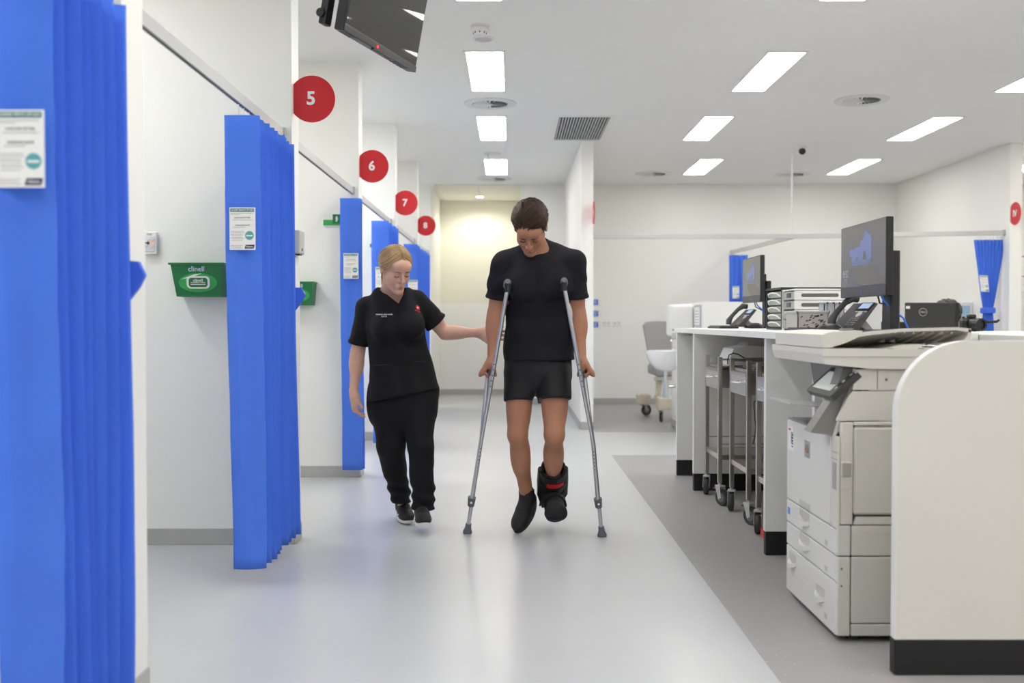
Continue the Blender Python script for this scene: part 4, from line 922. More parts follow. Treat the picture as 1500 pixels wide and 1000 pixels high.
for k, (py) in enumerate((443.5, 460, 476)):
    q = P(867, py, 13.49); t = thing('wall_notice', q, ('topmost blue notice beside the divider wall', 'middle blue notice beside the divider wall', 'lowest blue notice beside the divider wall')[k], 'notice', 'blue notices on the back wall')
    box('sheet', (q.x, 13.485, q.z-.055), (q.x+.13, 13.497, q.z+.06), PAPER, t); box('blue_field', (q.x+.008, 13.483, q.z-.03), (q.x+.085, 13.486, q.z+.045), mat('notice_blue', C8(36, 100, 205), .5), t)
    for j in range(3): box('print_line', (q.x+.025, 13.4815, q.z-.015+.02*j), (q.x+.065, 13.4835, q.z-.008+.02*j), PAPER, t)
for k, px in enumerate((883, 898)):
    q = P(px, 478, 13.49); t = thing('socket_plate', q, ('left twin socket plate on the back wall', 'right twin socket plate on the back wall')[k], 'socket', 'socket plates')
    box('plate', (q.x, 13.485, q.z), (q.x+.115, 13.4965, q.z+.072), WHITEP, t, .003, seg=1)
    for j in range(2): box('switch', (q.x+.02+j*.05, 13.482, q.z+.04), (q.x+.035+j*.05, 13.486, q.z+.06), LGREY, t)
# treatment recliner
gx = mat('recliner_grey', C8(168, 168, 168), .55, var=.03, vscale=10)
t = thing('treatment_chair', (1.75, 11.6, 0), 'grey treatment chair on a cream wheeled base behind the basin', 'chair')
b = B(); bl_ = [(1.50, 1.08), (1.53, 1.115), (1.62, 1.125), (2.30, 1.125), (2.30, .60), (1.60, .55)]
b.prism(bl_, (0, 11.35, 0), XA, ZA, Vector((0, .98, -.05)), .10); b.done('backrest', gx, t)
B().box((1.62, 11.2, .50), (2.3, 11.9, .62), .03).done('seat', gx, t, True)
box('frame_bar', (1.60, 11.18, .46), (2.3, 11.22, .50), LGREY, t); B().cyl((1.66, 11.3, .22), (1.66, 11.3, .52), .03).done('lift_column', CREAM, t, True); B().tube([(1.70, 11.28, .5), (1.68, 11.28, .35), (1.60, 11.28, .25)], .014, 8).done('strut', CREAM, t, True)
box('base_beam', (1.62, 11.0, .14), (2.3, 11.22, .28), CREAM, t, .02); box('base_foot', (1.49, 11.7, .14), (1.64, 11.95, .26), CREAM, t, .02)
castor(t, 1.58, 11.85, R(20), .16, .065); castor(t, 1.66, 11.08, R(70), .16, .055); castor(t, 2.2, 11.1, R(70), .16, .055); castor(t, 2.2, 11.85, R(70), .16, .055)
# bits beyond the right wall end: shelves and items on the right wall
t = thing('wall_shelf', (5.6, 11.2, 1.3), 'white wall shelves glimpsed at the right edge', 'shelf')
for z in (1.45, 1.63, 1.85): box('board', (5.325, 11.0, z), (5.9, 11.3, z+.03), WHITEP, t)
box('upright', (5.88, 11.0, .0025), (5.9, 11.3, 1.88), WHITEP, t)
t = thing('glove_dispenser', (5.19, 11.0, 1.1), 'pale blue glove box holder on the right wall beside the tied curtain', 'dispenser')
box('holder', (5.06, 11.2, 1.16), (5.186, 11.5, 1.34), WHITEP, t, .005); box('glove_box', (5.055, 11.195, 1.18), (5.15, 11.48, 1.30), mat('glove_blue', C8(170, 205, 225), .5), t); box('blue_panel', (5.053, 11.23, 1.22), (5.06, 11.40, 1.28), mat('panel_blue', C8(30, 130, 190), .5), t)
# ================================================================== PEOPLE: smooth implicit bodies, meshed with surface nets
def V3(p): return np.array(p, dtype=np.float64)
class Sdf:
    def __init__(s): s.pr = []
    def add(s, f, lo, hi, k=.01, op='u'): s.pr.append((f, V3(lo), V3(hi), k, op)); return s
    def cone(s, a, b, ra, rb, k=.015, op='u', sq=None, M=None):
        if M is not None: a, b = M @ Vector(a), M @ Vector(b)
        a, b = V3(a), V3(b); ba = b-a; L2 = max(ba.dot(ba), 1e-9)
        if sq is not None:
            ax = V3(M.to_3x3() @ Vector(sq[0]) if M is not None else sq[0]); ax = ax/np.linalg.norm(ax); fac = sq[1]
        def f(X, Y, Z):
            px, py, pz_ = X-a[0], Y-a[1], Z-a[2]
            t = np.clip((px*ba[0]+py*ba[1]+pz_*ba[2])/L2, 0, 1)
            qx, qy, qz = px-t*ba[0], py-t*ba[1], pz_-t*ba[2]
            if sq is not None:
                c = (qx*ax[0]+qy*ax[1]+qz*ax[2])*(1/fac-1); qx, qy, qz = qx+c*ax[0], qy+c*ax[1], qz+c*ax[2]
            d = np.sqrt(qx*qx+qy*qy+qz*qz)-(ra+(rb-ra)*t)
            return d*min(1, fac) if sq is not None else d
        m = max(ra, rb)*(max(1, sq[1]) if sq is not None else 1)
        return s.add(f, np.minimum(a, b)-m, np.maximum(a, b)+m, k, op)
    def ell(s, c, r, k=.012, op='u', M=None, rot=None):
        c = Vector(c); Rm = np.eye(3)
        if rot is not None: Rm = np.array(rot)
        if M is not None: c = M @ c; Rm = np.array(M.to_3x3()) @ Rm
        c = V3(c); r = V3(r)
        def f(X, Y, Z):
            px, py, pz_ = X-c[0], Y-c[1], Z-c[2]
            lx = (px*Rm[0, 0]+py*Rm[1, 0]+pz_*Rm[2, 0]); ly = (px*Rm[0, 1]+py*Rm[1, 1]+pz_*Rm[2, 1]); lz = (px*Rm[0, 2]+py*Rm[1, 2]+pz_*Rm[2, 2])
            k0 = np.sqrt((lx/r[0])**2+(ly/r[1])**2+(lz/r[2])**2); k1 = np.sqrt((lx/r[0]**2)**2+(ly/r[1]**2)**2+(lz/r[2]**2)**2)+1e-9
            return k0*(k0-1)/k1
        m = max(r)
        return s.add(f, c-m, c+m, k, op)
    def stack(s, secs, depth, k=.02):
        """upright lofted ellipse stack: secs = [(centre, half width)], top first or last; depth = ry/rx per section"""
        secs = sorted([(c.z, c.x, c.y, r, r*dp) for (c, r), dp in zip(secs, depth)]); A_ = np.array(secs)
        def f(X, Y, Z):
            cx_, cy_, rx, ry = (np.interp(Z, A_[:, 0], A_[:, i]) for i in (1, 2, 3, 4))
            q = np.sqrt(((X-cx_)/rx)**2+((Y-cy_)/ry)**2); d = (q-1)*np.minimum(rx, ry)
            return np.maximum(d, np.maximum(Z-A_[-1, 0], A_[0, 0]-Z))
        m = max(A_[:, 3]); return s.add(f, (A_[:, 1].min()-m, A_[:, 2].min()-m, A_[0, 0]), (A_[:, 1].max()+m, A_[:, 2].max()+m, A_[-1, 0]), k, 'u')
    def cut(s, o, n, k=.004, lo=None, hi=None):
        """remove what lies on the side n points to"""
        o, n = V3(o), V3(n); n = n/np.linalg.norm(n)
        def f(X, Y, Z): return (X-o[0])*n[0]+(Y-o[1])*n[1]+(Z-o[2])*n[2]
        return s.add(f, V3((-99,)*3) if lo is None else lo, V3((99,)*3) if hi is None else hi, k, 'i')
    def disp(s, f, lo=(-99,)*3, hi=(99,)*3): return s.add(f, lo, hi, 0, 'd')
    def mesh(s, lo, hi, h):
        lo, hi = V3(lo), V3(hi); ax = [np.arange(lo[i], hi[i]+h, h) for i in range(3)]
        F = np.full([len(a) for a in ax], .5)
        for f, l, u, k, op in s.pr:
            m = k+3*h+.012; sl = []
            for i in range(3):
                i0 = np.searchsorted(ax[i], l[i]-m); i1 = np.searchsorted(ax[i], u[i]+m); sl.append(slice(i0, i1))
            if any(q.stop <= q.start for q in sl): continue
            sl = tuple(sl)
            d = f(ax[0][sl[0]][:, None, None], ax[1][sl[1]][None, :, None], ax[2][sl[2]][None, None, :]); a = F[sl]
            if op == 'd': F[sl] = a+d; continue
            kk = max(k, 1e-6)
            if op == 'u': hh = np.maximum(kk-np.abs(a-d), 0)/kk; F[sl] = np.minimum(a, d)-hh*hh*kk*.25
            else:
                if op == 's': d = -d
                hh = np.maximum(kk-np.abs(a-d), 0)/kk; F[sl] = np.maximum(a, d)+hh*hh*kk*.25
        return surface_nets(F, lo, h)
def surface_nets(F, lo, h):
    ins = F < 0; n = np.array(F.shape)-1
    cs = np.zeros(n, int)
    for dx in (0, 1):
        for dy in (0, 1):
            for dz in (0, 1): cs += ins[dx:dx+n[0], dy:dy+n[1], dz:dz+n[2]]
    act = (cs > 0) & (cs < 8)
    idx = -np.ones(n, int); C = np.argwhere(act); idx[act] = np.arange(len(C))
    acc = np.zeros((len(C), 3)); cnt = np.zeros(len(C))
    co = [(0, 0, 0), (1, 0, 0), (0, 1, 0), (1, 1, 0), (0, 0, 1), (1, 0, 1), (0, 1, 1), (1, 1, 1)]
    for i in range(8):
        for j in range(i+1, 8):
            a, b = np.array(co[i]), np.array(co[j])
            if abs(a-b).sum() != 1: continue
            fa = F[tuple((C+a).T)]; fb = F[tuple((C+b).T)]; m = (fa < 0) != (fb < 0)
            t = np.where(m, fa/np.where(m, fa-fb, 1), 0)
            acc[m] += (a+(b-a)*t[:, None])[m]; cnt[m] += 1
    verts = (C+acc/np.maximum(cnt, 1)[:, None])*h+lo
    quads = []
    for axis in range(3):
        sl0 = [slice(None)]*3; sl1 = [slice(None)]*3; sl0[axis] = slice(0, -1); sl1[axis] = slice(1, None)
        a, b = ins[tuple(sl0)], ins[tuple(sl1)]; E = np.argwhere(a != b)
        u, v = (axis+1) % 3, (axis+2) % 3
        ok = (E[:, u] > 0) & (E[:, v] > 0) & (E[:, u] < n[u]) & (E[:, v] < n[v]); E = E[ok]
        flip = a[tuple(E.T)]
        def cell(du, dv):
            q = E.copy(); q[:, u] -= du; q[:, v] -= dv; return idx[tuple(q.T)]
        q = np.stack([cell(1, 1), cell(0, 1), cell(0, 0), cell(1, 0)], 1)
        q[~flip] = q[~flip][:, ::-1]; quads.append(q)
    q = np.concatenate(quads); q = q[(q >= 0).all(1)]
    return verts, q
def to_mesh(name, parts, m, parent, smooth_it=0):
    vs, fs, o = [], [], 0
    for v, q in parts:
        vs.append(v); fs.append(q+o); o += len(v)
    v = np.concatenate(vs); q = np.concatenate(fs)
    me = bpy.data.meshes.new(name); me.from_pydata(v.tolist(), [], q.tolist()); me.update()
    ob = mk(name, me, m, parent, True)
    if smooth_it:
        md = ob.modifiers.new('smooth', 'SMOOTH'); md.iterations = smooth_it; md.factor = .5
    return ob
def frame(o, f, up):
    f = Vector(f).normalized(); x = f.cross(Vector(up)).normalized(); z = x.cross(f).normalized()
    return Matrix(((x.x, f.x, z.x, o[0]), (x.y, f.y, z.y, o[1]), (x.z, f.z, z.z, o[2]), (0, 0, 0, 1)))
def head(S_, M, s=1.0, fem=False):
    """head in a local frame: +Y face, +Z up; origin between the ears"""
    def e(c, r, k=.012, op='u'): S_.ell([q*s for q in c], [q*s for q in r], k, op, M)
    def c(a, b, ra, rb, k=.012, op='u'): S_.cone([q*s for q in a], [q*s for q in b], ra*s, rb*s, k, op, None, M)
    j = .9 if fem else 1.0
    e((0, -.012, .035), (.075, .096, .083)); e((0, .03, -.03), (.060*j, .066, .082), .03)
    for q in (-1, 1):
        c((q*.050*j, .0, -.05), (q*.018*j, .072, -.098), .020, .017, .02); e((q*.038, .056, -.030), (.022, .025, .022), .03)
    e((0, .083, -.102), (.020*j, .016, .017), .02)
    c((-.034, .086, .026), (.034, .086, .026), .011 if not fem else .009, .011 if not fem else .009, .016); e((0, .075, .05), (.055, .03, .03), .03)
    for q in (-1, 1): e((q*.031, .103, .004), (.0175, .015, .0115), .010, 's')
    for q in (-1, 1): e((q*.031, .0815, .002), (.0145, .0135, .012), .003)
    c((0, .094, .016), (0, .113, -.028), .0075, .0105, .008); e((0, .115, -.031), (.0105, .009, .009), .006)
    for q in (-1, 1): e((q*.0125, .102, -.034), (.0075, .0095, .0075), .005)
    for q in (-1, 1): e((q*.006, .109, -.0415), (.004, .005, .003), .003, 's')
    e((0, .094, -.064), (.024, .012, .016), .014)
    c((-.019, .0955, -.0605), (.019, .0955, -.0605), .0048, .0048, .004); c((-.016, .0955, -.0715), (.016, .0955, -.0715), .006, .006, .004)
    e((0, .106, -.0655), (.024, .006, .0018), .003, 's'); e((0, .098, -.086), (.016, .006, .005), .008, 's')
    for q in (-1, 1):
        e((q*.077, -.008, -.002), (.008, .019, .031), .006); e((q*.084, -.004, .002), (.006, .011, .019), .004, 's')
def hand(S_, w, d, n, s=1.0, side=1, curls=None, spread=.06, thumb=(.6, .5, .3)):
    """w wrist, d to the fingers, n out of the palm; side: +1 index finger on d x n side"""
    d = Vector(d).normalized(); n = (Vector(n)-d*Vector(n).dot(d)).normalized(); a = d.cross(n)*side; w = Vector(w)
    sq = (n, .55)
    S_.cone(w, w+d*.03*s, .026*s, .030*s, .015, sq=(n, .75))
    S_.cone(w+d*.035*s+a*.006*s, w+d*.082*s+a*.004*s, .034*s, .042*s, .02, sq=(n, .42))
    S_.ell(w+d*.03*s+a*.024*s+n*.01*s, (.020*s, .020*s, .020*s), .018)
    tips = []
    for i, (off, L, r) in enumerate(((.031, .078, .0088), (.0105, .087, .0092), (-.010, .081, .0088), (-.030, .064, .0078))):
        cu = curls[i] if curls else (15, 20, 12); p = w+d*(.086-(.004 if i in (0,) else .010 if i == 3 else 0))*s+a*off*s
        dd = (d+a*off/.03*spread).normalized(); ang = 0
        for q, (f, k_) in enumerate(((.45, 1), (.31, .92), (.24, .85))):
            ang += R(cu[q]); dr = dd*math.cos(ang)+n*math.sin(ang); e = p+dr*L*f*s
            S_.cone(p, e, r*k_*s, r*k_*.92*s, .004); p = e
        tips.append((p, dr))
    b = w+d*.028*s+a*.028*s+n*.008*s; t1 = (a*thumb[0]+d*thumb[1]+n*thumb[2]).normalized(); e = b+t1*.042*s
    S_.cone(b, e, .015*s, .0115*s, .012); t2 = (t1+d*.45+n*(.25 if thumb[2] > .2 else 0)).normalized(); S_.cone(e, e+t2*.030*s, .0108*s, .0085*s, .004)
    return tips
def skin_mat(name, col, bump=.12):
    m = mat(name, col, .5, spec=.35, var=.10, vscale=14, bump=bump, bscale=90, sss=.12)
    return m
def split_lips(ob, M, s, mats):
    pass
def strands(name, gen, n, m, parent, seg=7, r=.0022, sides=4):
    """n hair locks; gen(i) -> list of points"""
    b = B()
    for i in range(n):
        pts = gen(i)
        if not pts: continue
        k = len(pts); rr = r*random.uniform(.7, 1.25)
        b.tube(pts, r, sides, [rr*(.55+.45*math.sin(PI*min(1, (q+.6)/(k-.2)))) if q < k-1 else rr*.2 for q in range(k)])
    return b.done(name, m, parent, True)
def hair_mat(name, dark, light, scale=60):
    m = mat(name, dark, .5, spec=.3); nt = m.node_tree; b = nt.nodes['Principled BSDF']
    g = nt.nodes.new('ShaderNodeNewGeometry'); r = nt.nodes.new('ShaderNodeMix'); r.data_type = 'RGBA'
    r.inputs['A'].default_value = (*dark, 1); r.inputs['B'].default_value = (*light, 1)
    nt.links.new(g.outputs['Random Per Island'], r.inputs['Factor']); nt.links.new(r.outputs['Result'], b.inputs['Base Color'])
    return m
def fold_noise(amp, sc, seed=0, stretch=(1, 1, 1)):
    rs = np.random.RandomState(seed); dirs = rs.normal(size=(7, 3)); ph = rs.uniform(0, 6.28, 7); fr = sc*(1+rs.uniform(0, 1.2, 7))
    def f(X, Y, Z):
        o = 0
        for dv, p_, q in zip(dirs, ph, fr):
            dv = dv/np.linalg.norm(dv); w_ = np.sin((X*dv[0]*stretch[0]+Y*dv[1]*stretch[1]+Z*dv[2]*stretch[2])*q+p_+1.3*np.sin(Z*11+p_)); o = o+np.sign(w_)*np.abs(w_)**1.5
        return o*amp/3
    return f
CLOTH = mat('black_tee', C8(30, 30, 36), .85, spec=.25, var=.12, vscale=40, bump=.35, bscale=26)
SHORTS = mat('black_shorts', C8(24, 24, 27), .62, spec=.35, bump=.3, bscale=22)
SCRUB = mat('black_scrubs', C8(22, 22, 24), .8, spec=.25, var=.12, vscale=40, bump=.35, bscale=24)

# ------------------------------------------------------------------ the man on crutches
D0 = 5.2
man = thing('person', P(760, 783, 5.25).xy.to_3d(), 'man in black t-shirt and shorts walking on crutches, looking down', 'person')
SKM = skin_mat('skin_tan', C8(180, 128, 100))
A = Sdf()
HM = frame(P(777, 333, 5.04), (-.09, -math.cos(R(52)), -math.sin(R(52))), (-.07, -.7, .7))
head(A, HM, 1.02)
nb = P(787, 372, 5.17)
A.cone(nb, HM @ Vector((0, -.03, -.05)), .062, .056, .02)
A.cone(nb, nb+Vector((0, .03, -.06)), .062, .075, .03)
shL, shR = P(737, 384, 5.15), P(841, 381, 5.15)
elL, elR = P(726, 458, 5.20), P(846, 458, 5.20)
wrL, wrR = P(721, 526, 5.155), P(851.5, 526, 5.135)
for sh, el, wr, sx in ((shL, elL, wrL, -1), (shR, elR, wrR, 1)):
    A.cone(sh, el, .052, .041, .02); A.ell(sh.lerp(el, .55)+Vector((sx*.003, -.003, 0)), (.041, .042, .09), .02)
    A.cone(el, wr, .040, .026, .015, sq=((0, 1, 0), 1.1)); A.ell(el.lerp(wr, .28)+Vector((sx*.004, 0, 0)), (.043, .043, .085), .02)
    A.ell(el+Vector((0, .02, 0)), (.03, .03, .035), .02)
gripL, gripR = P(721, 545, 5.16), P(851, 545, 5.14)
fistc = ((78, 88, 65), (80, 90, 65), (82, 90, 65), (84, 90, 60))
hand(A, wrL, (-.60, -.08, -.80), (.80, 0, -.60), .92, 1, fistc, .0, (.12, .40, .90))
hand(A, wrR, (.60, -.08, -.80), (-.80, 0, -.60), .92, -1, fistc, .0, (.12, .40, .90))
# torso under the clothes, legs
tl = P(788, 525, 5.27); A.cone(nb+Vector((0, .03, -.12)), tl, .14, .14, .05, sq=((0, 1, 0), .62))
hipL, hipR = P(763, 530, 5.27), P(813, 530, 5.26)
knL, knR = P(758, 636, 5.20), P(812, 636, 5.12)
anL, anR = P(771, 723, 5.358), P(809, 724, 5.40)
A.cone(hipL, knL, .078, .053, .02); A.cone(hipR, knR, .078, .053, .02)
A.ell(hipL.lerp(knL, .55), (.061, .064, .17), .03); A.ell(hipR.lerp(knR, .55), (.063, .066, .17), .03)
for kn, an in ((knL, anL), (knR, anR)):
    ax = (an-kn).normalized(); bk = Vector((0, 1, 0)); bk = (bk-ax*bk.dot(ax)).normalized()
    A.ell(kn-bk*.018, (.040, .030, .045), .025); A.cone(kn, an, .048, .036, .02); A.ell(kn.lerp(an, .32)+bk*.020, (.047, .046, .13), .04)
    A.ell(kn.lerp(an, .06)-bk*.03, (.02, .016, .022), .02); A.cone(kn.lerp(an, .12)-bk*.022, kn.lerp(an, .85)-bk*.012, .014, .012, .02)
    for q in (-1, 1): A.ell(an+Vector((q*.028, 0, 0)), (.012, .014, .016), .012)
f_ = Vector((-.33, -.80, -.47)).normalized(); SF = frame((0, 0, 0), f_, (-.1, -.3, 1)); SF = Matrix.Translation(anL+Vector((0, .0, .004))-SF @ Vector((0, -.052, .118))) @ SF
A.cone(anL, SF @ Vector((0, -.05, .04)), .034, .024, .01); A.cone(SF @ Vector((0, -.04, .045)), SF @ Vector((0, .08, .035)), .022, .018, .01); A.cone(anR, P(812, 745, 5.25), .036, .03, .02)
hc = HM @ Vector((0, .01, 0))
pr = [A.mesh(hc-Vector((.15, .16, .19)), hc+Vector((.15, .2, .15)), .0034)]
for el, wr in ((elL, wrL), (elR, wrR)): pr.append(A.mesh(Vector((min(el.x, wr.x)-.075, 5.02, wr.z-.15)), Vector((max(el.x, wr.x)+.075, 5.32, el.z+.16)), .0042))
pr.append(A.mesh((hipL.x-.14, 5.0, .03), (hipR.x+.14, 5.5, .95), .007))
pr.append(A.mesh((shL.x-.08, 4.98, .9), (shR.x+.08, 5.45, 1.5), .011))
body = to_mesh('body', pr, SKM, man, 2)
def lips(par, M, s, m_):
    for nm, z_, r_ in (('upper_lip', -.0612, .0044), ('lower_lip', -.0712, .0056)):
        xs_ = (-.0215, -.012, -.004, 0, .004, .012, .0215) if nm[0] == 'u' else (-.018, -.011, -.004, 0, .004, .011, .018)
        B().tube([M @ (Vector((x, .1015-18*x*x, z_+(-8*x*x if nm[0] == 'u' else 9*x*x)+(-.001 if x == 0 and nm[0] == 'u' else 0)))*s) for x in xs_], r_, 8, [r_*q*s for q in (.25, .8, 1, .95, 1, .8, .25)]).done(nm, m_, par, True)
lips(body, HM, 1.02, mat('lips_man', C8(160, 104, 90), .5))
# shirt
T = Sdf(); z = (0, 1, 0)
hem = P(789, 527, 5.25)
def ring(px0, px1, py, d): c_ = P((px0+px1)/2, py, d); return c_, (px1-px0)/2*d/F_PX
T.stack([ring(736, 842, 540, 5.265), ring(738, 841, 500, 5.265), ring(741, 838, 465, 5.25), ring(738, 842, 430, 5.21), ring(737, 843, 405, 5.185), ring(747, 832, 384, 5.175), ring(766, 812, 374, 5.18)], (.74, .72, .68, .66, .64, .66, .8), .012)
for sh in (shL, shR): T.cone(P(788, 359, 5.20), sh+Vector((0, 0, -.004)), .046, .054, .03); T.cone(P(787, 388, 5.17), sh+Vector((0, 0, -.03)), .08, .055, .03)
for sh, el, sx in ((shL, elL, -1), (shR, elR, 1)): T.cone(sh+Vector((0, 0, -.004)), sh.lerp(el, .50), .058, .060, .02)
T.ell(P(763, 415, 5.10), (.085, .05, .075), .04); T.ell(P(813, 415, 5.10), (.085, .05, .075), .04)
def folds(X, Y, Z):
    zc = Z-1.2; return .009*np.sin(34*(zc+.35*np.abs(X-.15))+9*X+2*np.sin(X*14))*np.exp(-((zc-.0)/.16)**2)*(Y < 5.22)+.004*np.sin(40*(zc*.7-X*.8)+3)*np.exp(-((zc+.12)/.10)**2)*(Y < 5.22)
T.disp(folds); T.disp(fold_noise(.0026, 24, 3, (1, 1, 1.6)))
T.cut(hem, (0, 0, -1), .003)
T.cone(HM @ Vector((0, -.01, -.02)), nb+Vector((0, .0, .030)), .058, .051, .008, 's')
def sleeve(sh, el, f, r0, r1, inner, nz_, seed, pull=(0, 0, 0), h=.0052):
    W_ = Sdf(); e = sh.lerp(el, f); dv = (el-sh).normalized()
    W_.cone(sh+Vector(pull), e+dv*.06, r0, r1, .02); W_.disp(fold_noise(nz_, 34, seed, (1, 1, 1.4)))
    W_.cut(e, dv, .002)
    W_.cone(e-dv*.05, e-dv*.008, r1*.7, r1*1.015, .004); W_.cut(e, dv, .002)
    lo_ = np.minimum(V3(sh), V3(e))-.10; hi_ = np.maximum(V3(sh), V3(e))+.10
    return W_.mesh(lo_, hi_, h)
tm = [T.mesh((shL.x-.10, 4.95, hem.z-.02), (shR.x+.10, 5.5, 1.58), .0058)]
for sh, el, sx in ((shL, elL, -1), (shR, elR, 1)): tm.append(sleeve(sh, el, .72, .054, .065, .046, .0016, 5+sx, (sx*-.004, 0, -.006)))
shirt = to_mesh('t_shirt', tm, CLOTH, man, 1)
# neckband
nbk = B(); ring_ = []
dn = (HM @ Vector((0, -.01, -.03))-nb).normalized(); ux = dn.cross(YA).normalized(); uy = dn.cross(ux)
cn = nb+Vector((.002, .006, .036))
nbk.tube([cn+ux*.063*math.cos(q)+uy*.066*math.sin(q)+ZA*(-.012*math.sin(q)*0) for q in np.linspace(0, 2*PI, 33)], .008, 8); nbk.done('neckband', CLOTH, shirt, True)
# shorts
Q = Sdf(); wz = P(788, 515, 5.27)
Q.cone(P(788, 512, 5.275), P(788, 545, 5.265), .178, .180, .02, sq=(z, .70))
Q.cone(P(765, 548, 5.25), P(758.5, 598, 5.205), .092, .072, .012); Q.cone(P(810, 548, 5.225), P(813, 600, 5.145), .096, .084, .012)
Q.cone(P(784, 593, 5.0), P(784, 593, 5.5), .055, .055, .012, 's', sq=((1, 0, 0), .28))
Q.disp(fold_noise(.003, 26, 5, (1.5, 1, .6)))
hz = P(760, 588, 5.23).z; Q.cut((0, 5.23, hz), (0, -.25, -1), .003)
sh_ = to_mesh('shorts', [Q.mesh((-.12, 5.0, hz-.05), (.42, 5.5, .98), .006)], SHORTS, man, 2)
B().tube([P(774, 528, 5.135), P(776, 533, 5.135), P(779, 531, 5.135)], .0025, 6).done('drawstring', SHORTS, sh_)
# hair
HD = hair_mat('hair_brown', C8(38, 27, 20), C8(84, 61, 43))
hs = 1.02
def scalp(th, ph, off=0):      # th polar from crown, ph around (0 = face)
    return Vector((math.sin(th)*math.sin(ph)*(.077+off), math.sin(th)*math.cos(ph)*(.098+off)-.012, math.cos(th)*(.085+off)+.035))*hs
G = Sdf()
G.ell((0, -.015*hs, .040*hs), (.080*hs, .099*hs, .089*hs), .01, 'u', HM)
o_ = HM @ Vector((0, .086, .060)); nn_ = HM.to_3x3() @ Vector((0, .72, -.69)); G.cut(o_, nn_, .012)
for q in (-1, 1): G.cone(HM @ Vector((q*.075, .03, -.015)), HM @ Vector((q*.075, .0, -.06)), .022, .03, .01, 's')
G.disp(lambda X, Y, Z: .0022*np.sin(160*X+22*Y+3*np.sin(40*Z)))
G.cut(HM @ Vector((0, 0, -.05)), HM.to_3x3() @ Vector((0, .25, -1)), .01)
hr = to_mesh('hair', [G.mesh(hc-Vector((.14, .16, .14)), hc+Vector((.14, .16, .18)), .0036)], mat('hair_base', C8(42, 31, 23), .6, spec=.2), man, 1)
def onsc(p, up_): return HM @ (Vector((p.x*(.079+up_*.8), p.y*(.098+up_*.8)-.014, p.z*(.086+up_)+.037))*hs)
def lock(i):
    # parted on one side: the big side is swept across the crown, the small side down to the ear
    while True:
        p = Vector((random.uniform(-1, 1), random.uniform(-.9, .97), 0)); rr_ = p.x*p.x+p.y*p.y
        if rr_ < .96 and not (p.y > .62 and abs(p.x) > .62): break
    p.z = math.sqrt(1-rr_)
    if i % 9 == 0: p = Vector((.30+random.gauss(0, .05), random.uniform(.3, .9), 0)); p.z = math.sqrt(max(.05, 1-p.x*p.x-p.y*p.y))
    d = Vector((-.62, -.55, .25)) if p.x < .30 else Vector((.55, -.70, 0))
    if i % 23 == 0 and p.y > .6 and p.x < -.1: d = Vector((-.5, .1, -.6))
    d = d+Vector((random.gauss(0, .10), random.gauss(0, .10), 0)); d = (d-p*d.dot(p)).normalized(); p = p.normalized()
    L_ = random.uniform(.55, 1.15); lift = random.uniform(.0, .010); cl_ = math.floor(random.random()*26); pts = []
    for k in range(9):
        f = k/8; q = p*math.cos(L_*f)+d*math.sin(L_*f)
        if q.z < -.30 or (q.y > .55 and q.z < .12): break
        vol = .011+lift*math.sin(PI*min(1, .25+f))+.011*math.exp(-((q.y-.45)/.4)**2)*max(0, q.z)*(1 if p.x < .3 else .5)
        vol += .0022*math.sin(q.x*26-q.y*18)
        pts.append(onsc(q, vol))
    return pts if len(pts) > 3 else None
strands('hair_locks', lock, 2300, HD, hr, r=.0017, sides=5)
def lock2(i):            # short sides and nape
    q = 1 if i % 2 else -1; y_ = random.uniform(-.085, .045); z_ = random.uniform(-.02 if y_ > -.02 else -.045, .07); pts = []
    for k in range(4):
        f = k/3; yy = y_-.022*f; zz = z_-.028*f; q2 = 1-((yy+.012)/.1)**2-((zz-.035)/.1)**2
        pts.append(HM @ (Vector((q*.082*math.sqrt(max(.05, q2)), yy, zz))*hs))
    return pts
def lock3(i):            # lock fallen onto the forehead
    p = Vector((-.22+random.gauss(0, .10), .84+random.gauss(0, .04), 0)); p.z = math.sqrt(max(.1, 1-p.x*p.x-p.y*p.y)); p.normalize(); d = Vector((-.55, .25, -.75)); d = (d-p*d.dot(p)).normalized(); L_ = random.uniform(.25, .52)
    return [onsc(p*math.cos(L_*k/6)+d*math.sin(L_*k/6), .014-.006*k/6+.003*math.sin(i)) for k in range(7)]
strands('hair_locks', lock3, 70, HD, hr, r=.0017, sides=5)
strands('hair_locks', lock2, 160, HD, hr, r=.0026)
def brow(parent, M, s, m, th=.0032, raise_=0):
    for q in (-1, 1):
        B().tube([M @ (Vector((q*x, y, zz+raise_))*s) for x, y, zz in ((.013, .1015, .021), (.024, .1015, .0245), (.036, .0985, .0255), (.047, .091, .021))], th, 6, [th*.8*s, th*s, th*.9*s, th*.5*s]).done('eyebrow', m, parent, True)
        B().tube([M @ (Vector((q*x, y, zz))*s) for x, y, zz in ((.018, .0925, -.003), (.026, .0965, -.0065), (.034, .0962, -.007), (.044, .089, -.004))], .0018, 5).done('eyelashes', mat('lash_dark', C8(44, 32, 26), .6), parent, True)
brow(man, HM, 1.02, mat('brow_dark', C8(48, 34, 26), .6), .004)
